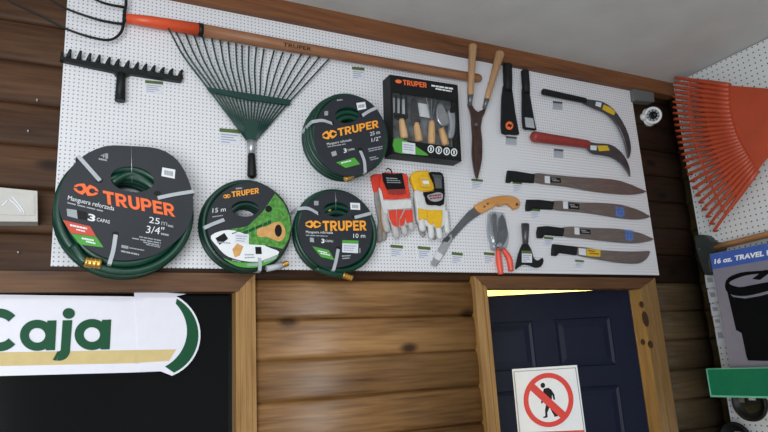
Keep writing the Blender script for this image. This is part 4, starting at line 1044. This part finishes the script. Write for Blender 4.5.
fig([(292, 168), (308, 178), (326, 206), (331, 236), (322, 240), (314, 212), (298, 194)])        # arm
fig([(262, 176), (270, 190), (268, 222), (256, 258), (248, 262), (246, 250), (258, 220), (258, 192)])
fig([(276, 260), (300, 260), (296, 288), (284, 315), (286, 344), (262, 349), (258, 343), (272, 335), (270, 300), (274, 280)])
fig([(296, 258), (312, 256), (322, 285), (336, 312), (348, 330), (346, 338), (326, 341), (324, 332), (312, 312), (298, 284)])
link('walking_figure', b, 'print_black', ns)
slab('red_slash', cr(D6, [(176, 176), (204, 142), (400, 320), (372, 356)]), .0087, .0003, 'sign_red', ns, DR)
slab('red_band', cr(D6, [(122, 436), (505, 420), (508, 440), (560, 860), (170, 870)]), .0081, .0003, 'print_red', ns, DR)
pass

# ------------------------------------------------------------------ right wall: big orange rake
K = (660, 60, 2.4)
rk = thing('leaf_rake', RT.p((800, 95), .05), 'large orange plastic leaf rake on the right wall pegboard', 'leaf rake')
XD = .075
tipsK = smooth_line([Vector((*c1(K, *p), 0)) for p in ((36, 42), (31, 100), (38, 170), (56, 242), (86, 325), (129, 410))], 40)
webK = smooth_line([Vector((*c1(K, *p), 0)) for p in ((156, 60), (158, 115), (170, 165), (186, 205), (205, 238), (226, 276))], 40)
def samp(L, u): i = u*(len(L)-1); k = min(int(i), len(L)-2); q = L[k].lerp(L[k+1], i-k); return (q.x, q.y)
apex = (813.8, 95.4); NT = 26
for i in range(NT):
    u = i/(NT-1); a, w = samp(tipsK, u), samp(webK, u)
    A_ = RT.p(w, XD+.004); B_ = RT.p(a, XD+.004); dr = (B_-A_).normalized()
    T_ = B_+Vector((.03, 0, 0))-dr*.004
    ap = RT.p(apex, XD+.004)
    b = bmn(); tube_bm(b, smooth_line([A_+(ap-A_)*.06, A_.lerp(B_, .5), B_-dr*.014, B_+Vector((.008, 0, 0)), T_], 3), [.0120]*3+[.0098, .008, .0075, .007, .0065]+[.0055]*4+[.003], 6)
    link('tine', b, 'rake_orange', rk)
web = [samp(webK, i/20) for i in range(21)]
slab('web', [(x-1, y) for x, y in web]+[c1(K, 259, 232), (790, 108), (812, 100), (812, 92), (768, 88.5)], XD+.006, .006, 'rake_orange', rk, RT)
for f in (.30, .62):
    P = []
    for i in range(31):
        u = i/30; a, w = samp(tipsK, u), samp(webK, u); P.append(RT.p((a[0]+(w[0]-a[0])*f, a[1]+(w[1]-a[1])*f), XD+.004))
    tube('cross_rib', P, .0055, 'rake_orange', rk, 6)
tube('handle', [RT.p((806, 94), XD+.006), RT.p((806, 94), XD+.006)+Vector((0, -.25, -.02)), RT.p((806, 94), XD+.006)+Vector((0, -1.1, -.1))], .012, 'axe_wood', rk, 12)

# axe
Lc = (688, 226, 7.2)
ax = thing('axe', RT.p((700, 245), .03), 'dark headed axe with wooden handle on the right wall pegboard, above the mug carton', 'axe')
slab('axe_head', smooth_poly(cr(Lc, [(44, 72), (90, 62), (132, 76), (165, 108), (214, 122), (236, 150), (228, 180), (190, 190), (164, 205), (156, 262), (166, 335), (122, 352), (88, 282), (62, 195), (46, 115)]), 3),   .045, .044, 'axe_steel', ax, RT, rim=.005)
disc('rivet', c1(Lc, 82, 166), 9/Lc[2], .0462, .002, 'steel_grey', ax, RT, seg=14)
P0, P1 = RT.p(c1(Lc, 205, 152), .036), RT.p(c1(Lc, 620, 50), .036)
tube('handle', [P0, P0.lerp(P1, .4), P1, P1+(P1-P0)*.8], [.020, .0195, .0205, .021], 'axe_wood', ax, 14, flat=.7)

# hanging packets
Q = (695, 270, 5.77)
for i, (q, lab) in enumerate(((((55, 28), (108, 24), (118, 98), (66, 104)), 'topmost'), (((70, 112), (122, 108), (132, 184), (84, 190)), 'second'), (((88, 200), (136, 196), (146, 260), (98, 266)), 'third'), (((102, 274), (148, 268), (158, 322), (112, 328)), 'fourth'), (((114, 338), (160, 330), (184, 430), (130, 436)), 'lowest'))):
    ty = at
    t = thing('hanging_packet', RT.p(c1(Q, (q[0][0]+q[2][0])/2, q[0][1]), .02), f'small whitish packet hanging left of the mug carton, {lab} of the five from the top' if lab != 'lowest' else 'small whitish packet hanging left of the mug carton, lowest of the five', 'packet', 'packets on the hanging strip')
    slab('packet_card', cr(Q, q), .012, .008, 'tag_white', t, RT)
    qc = [(q[0][0]*.8+q[2][0]*.2, q[0][1]*.75+q[2][1]*.25), (q[1][0]*.8+q[3][0]*.2, q[1][1]*.75+q[3][1]*.25), (q[2][0]*.8+q[0][0]*.2, q[2][1]*.6+q[0][1]*.4), (q[3][0]*.8+q[1][0]*.2, q[3][1]*.6+q[1][1]*.4)]
    slab('packet_print', cr(Q, qc), .0125, .0004, 'print_grey', t, RT)

# shelf with the green price strip
sh = thing('display_shelf', Vector((2.6, -.5, 1.6)), 'shelf with a green price strip along its front edge on the right wall', 'shelf')
link('shelf_board', box(bmn(), (2.502, -1.6, 1.590), (2.719, -.148, 1.605)), 'shelf_metal', sh)
link('price_strip', bevel(box(bmn(), (2.489, -1.6, 1.526), (2.5015, -.152, 1.630)), .0015), 'strip_green', sh)
b = box(bmn(), (2.4865, -1.6, 1.518), (2.5015, -.152, 1.5255)); box(b, (2.4865, -.1519, 1.518), (2.5015, -.147, 1.632)); box(b, (2.4865, -1.6, 1.6305), (2.5015, -.152, 1.634))
link('strip_rim', b, 'strip_edge', sh)

# travel mug carton: a tall box on the shelf
class Bx:
    n = Vector((-1, 0, 0))
    def p(s, q, d): return atx(q[0], q[1], 2.540-d)
BX = Bx()
tl = BX.p((709.8, 254.2), 0); mc = thing('mug_carton', Vector((2.58, -.4, 1.606)), 'grey printed travel mug carton with blue top band standing on the green edged shelf', 'box')
y0 = tl.y; y1 = y0-.42; zt = tl.z
body = link('carton', bevel(box(bmn(), (2.540, y1, 1.606), (2.64, y0, zt)), .0015), ['carton_grey'], mc)
def yz(pts, d): return [Vector((2.540-d, y, z)) for y, z in pts]
zb2 = BX.p((711.6, 269.5), 0).z
b = bmn(); prism(b, yz([(y0-.001, zt-.002), (y1+.001, zt-.002), (y1+.001, zb2), (y0-.001, zb2)], .001), BX.n, .0008); link('blue_band', b, 'band_blue', body)
text('16 oz. TRAVEL', (714.4, 263.9), (764.0, 255.7), (714.6, 259.4), .0016, 'print_white', body, BX, .04)
text('MUG', (766.8, 255.3), (786, 252.2), (766.5, 250.6), .0016, 'print_white', body, BX, .04)
mugb = [(727, 290.5), (733, 297), (745, 298.5), (760, 296), (790, 288), (790, 357), (766, 361), (748, 360.5), (746.3, 356), (741.5, 333), (736, 330)]
slab('mug_picture', mugb, .0014, .0006, 'mug_print', body, BX)
slab('lid_picture', smooth_poly([(725, 287), (728, 278), (741, 272.5), (757, 271), (768, 270), (790, 268), (792, 284), (768, 291), (745, 296), (730, 294)], 3), .0020, .0005, 'mug_print', body, BX)
slab('lid_picture', smooth_poly([(729, 283), (739, 277.5), (752, 274.5), (770, 273), (786, 272), (786, 280), (768, 282), (752, 285), (739, 287)], 3), .0026, .0004, 'carton_grey', body, BX)
slab('lid_picture', [(752, 279), (764, 270), (769, 270), (768, 274), (760, 280)], .0030, .0003, 'mug_print', body, BX)

# round black dishes below the shelf
def dish(label, cpx, r, dd):
    c = RT.p(cpx, dd); t = thing('black_dish', c, label, 'dish', 'round black items below the shelf'); n = RT.n
    lathe('dish_body', c, n, [(r*.6, -.02), (r*.9, -.015), (r, .0), (r*.98, .012), (r*.88, .014), (r*.8, .0), (r*.5, -.008)], 'plastic_black', t, 36)
    b = box(bmn(), (c.x-.008, c.y-.03, c.z+.01), (c.x-.002, c.y-.002, c.z+.035)); link('inner_label', b, 'tag_grey', t)
    b = box(bmn(), (c.x-.008, c.y+.02, c.z+.0), (c.x-.002, c.y+.045, c.z+.018)); link('inner_label', b, 'steel_grey', t)
dish('round black dish with clear cover hanging directly under the green price strip', (750, 402.5), .077, .09)
dish('round black dish at the bottom right picture edge, lower than the other dish', (736.5, 440), .075, .075)

# ------------------------------------------------------------------ light
w = bpy.data.worlds.new('world'); SC.world = w; w.use_nodes = True
w.node_tree.nodes['Background'].inputs[0].default_value = (.86, .93, 1, 1); w.node_tree.nodes['Background'].inputs[1].default_value = .5
def area(name, loc, target, sx, sy, power, col=(1, 1, 1)):
    l = bpy.data.lights.new(name, 'AREA'); l.shape = 'RECTANGLE'; l.size = sx; l.size_y = sy; l.energy = power; l.color = col
    o = bpy.data.objects.new(name, l); COL.objects.link(o); o.location = loc
    o.rotation_euler = (Vector(target)-Vector(loc)).to_track_quat('-Z', 'Y').to_euler(); return o
area('shop_front_daylight', (-1.4, -3.6, 1.35), (.9, 0, 2.5), 2.0, 1.8, 104, (.93, .97, 1))
area('ceiling_lamp', (.2, -1.9, 2.98), (.2, -1.6, 0), 1.2, .3, 16, (1, .99, .96))
l = bpy.data.lights.new('storeroom_bulb', 'POINT'); l.energy = 55; l.color = (1, .95, .70); l.shadow_soft_size = .05
o = bpy.data.objects.new('storeroom_bulb', l); COL.objects.link(o); o.location = (1.9, .8, 2.45)
vs = SC.view_settings; vs.view_transform = 'Standard'; vs.look = 'None'; vs.exposure = .1; vs.gamma = 1; vs.use_curve_mapping = False
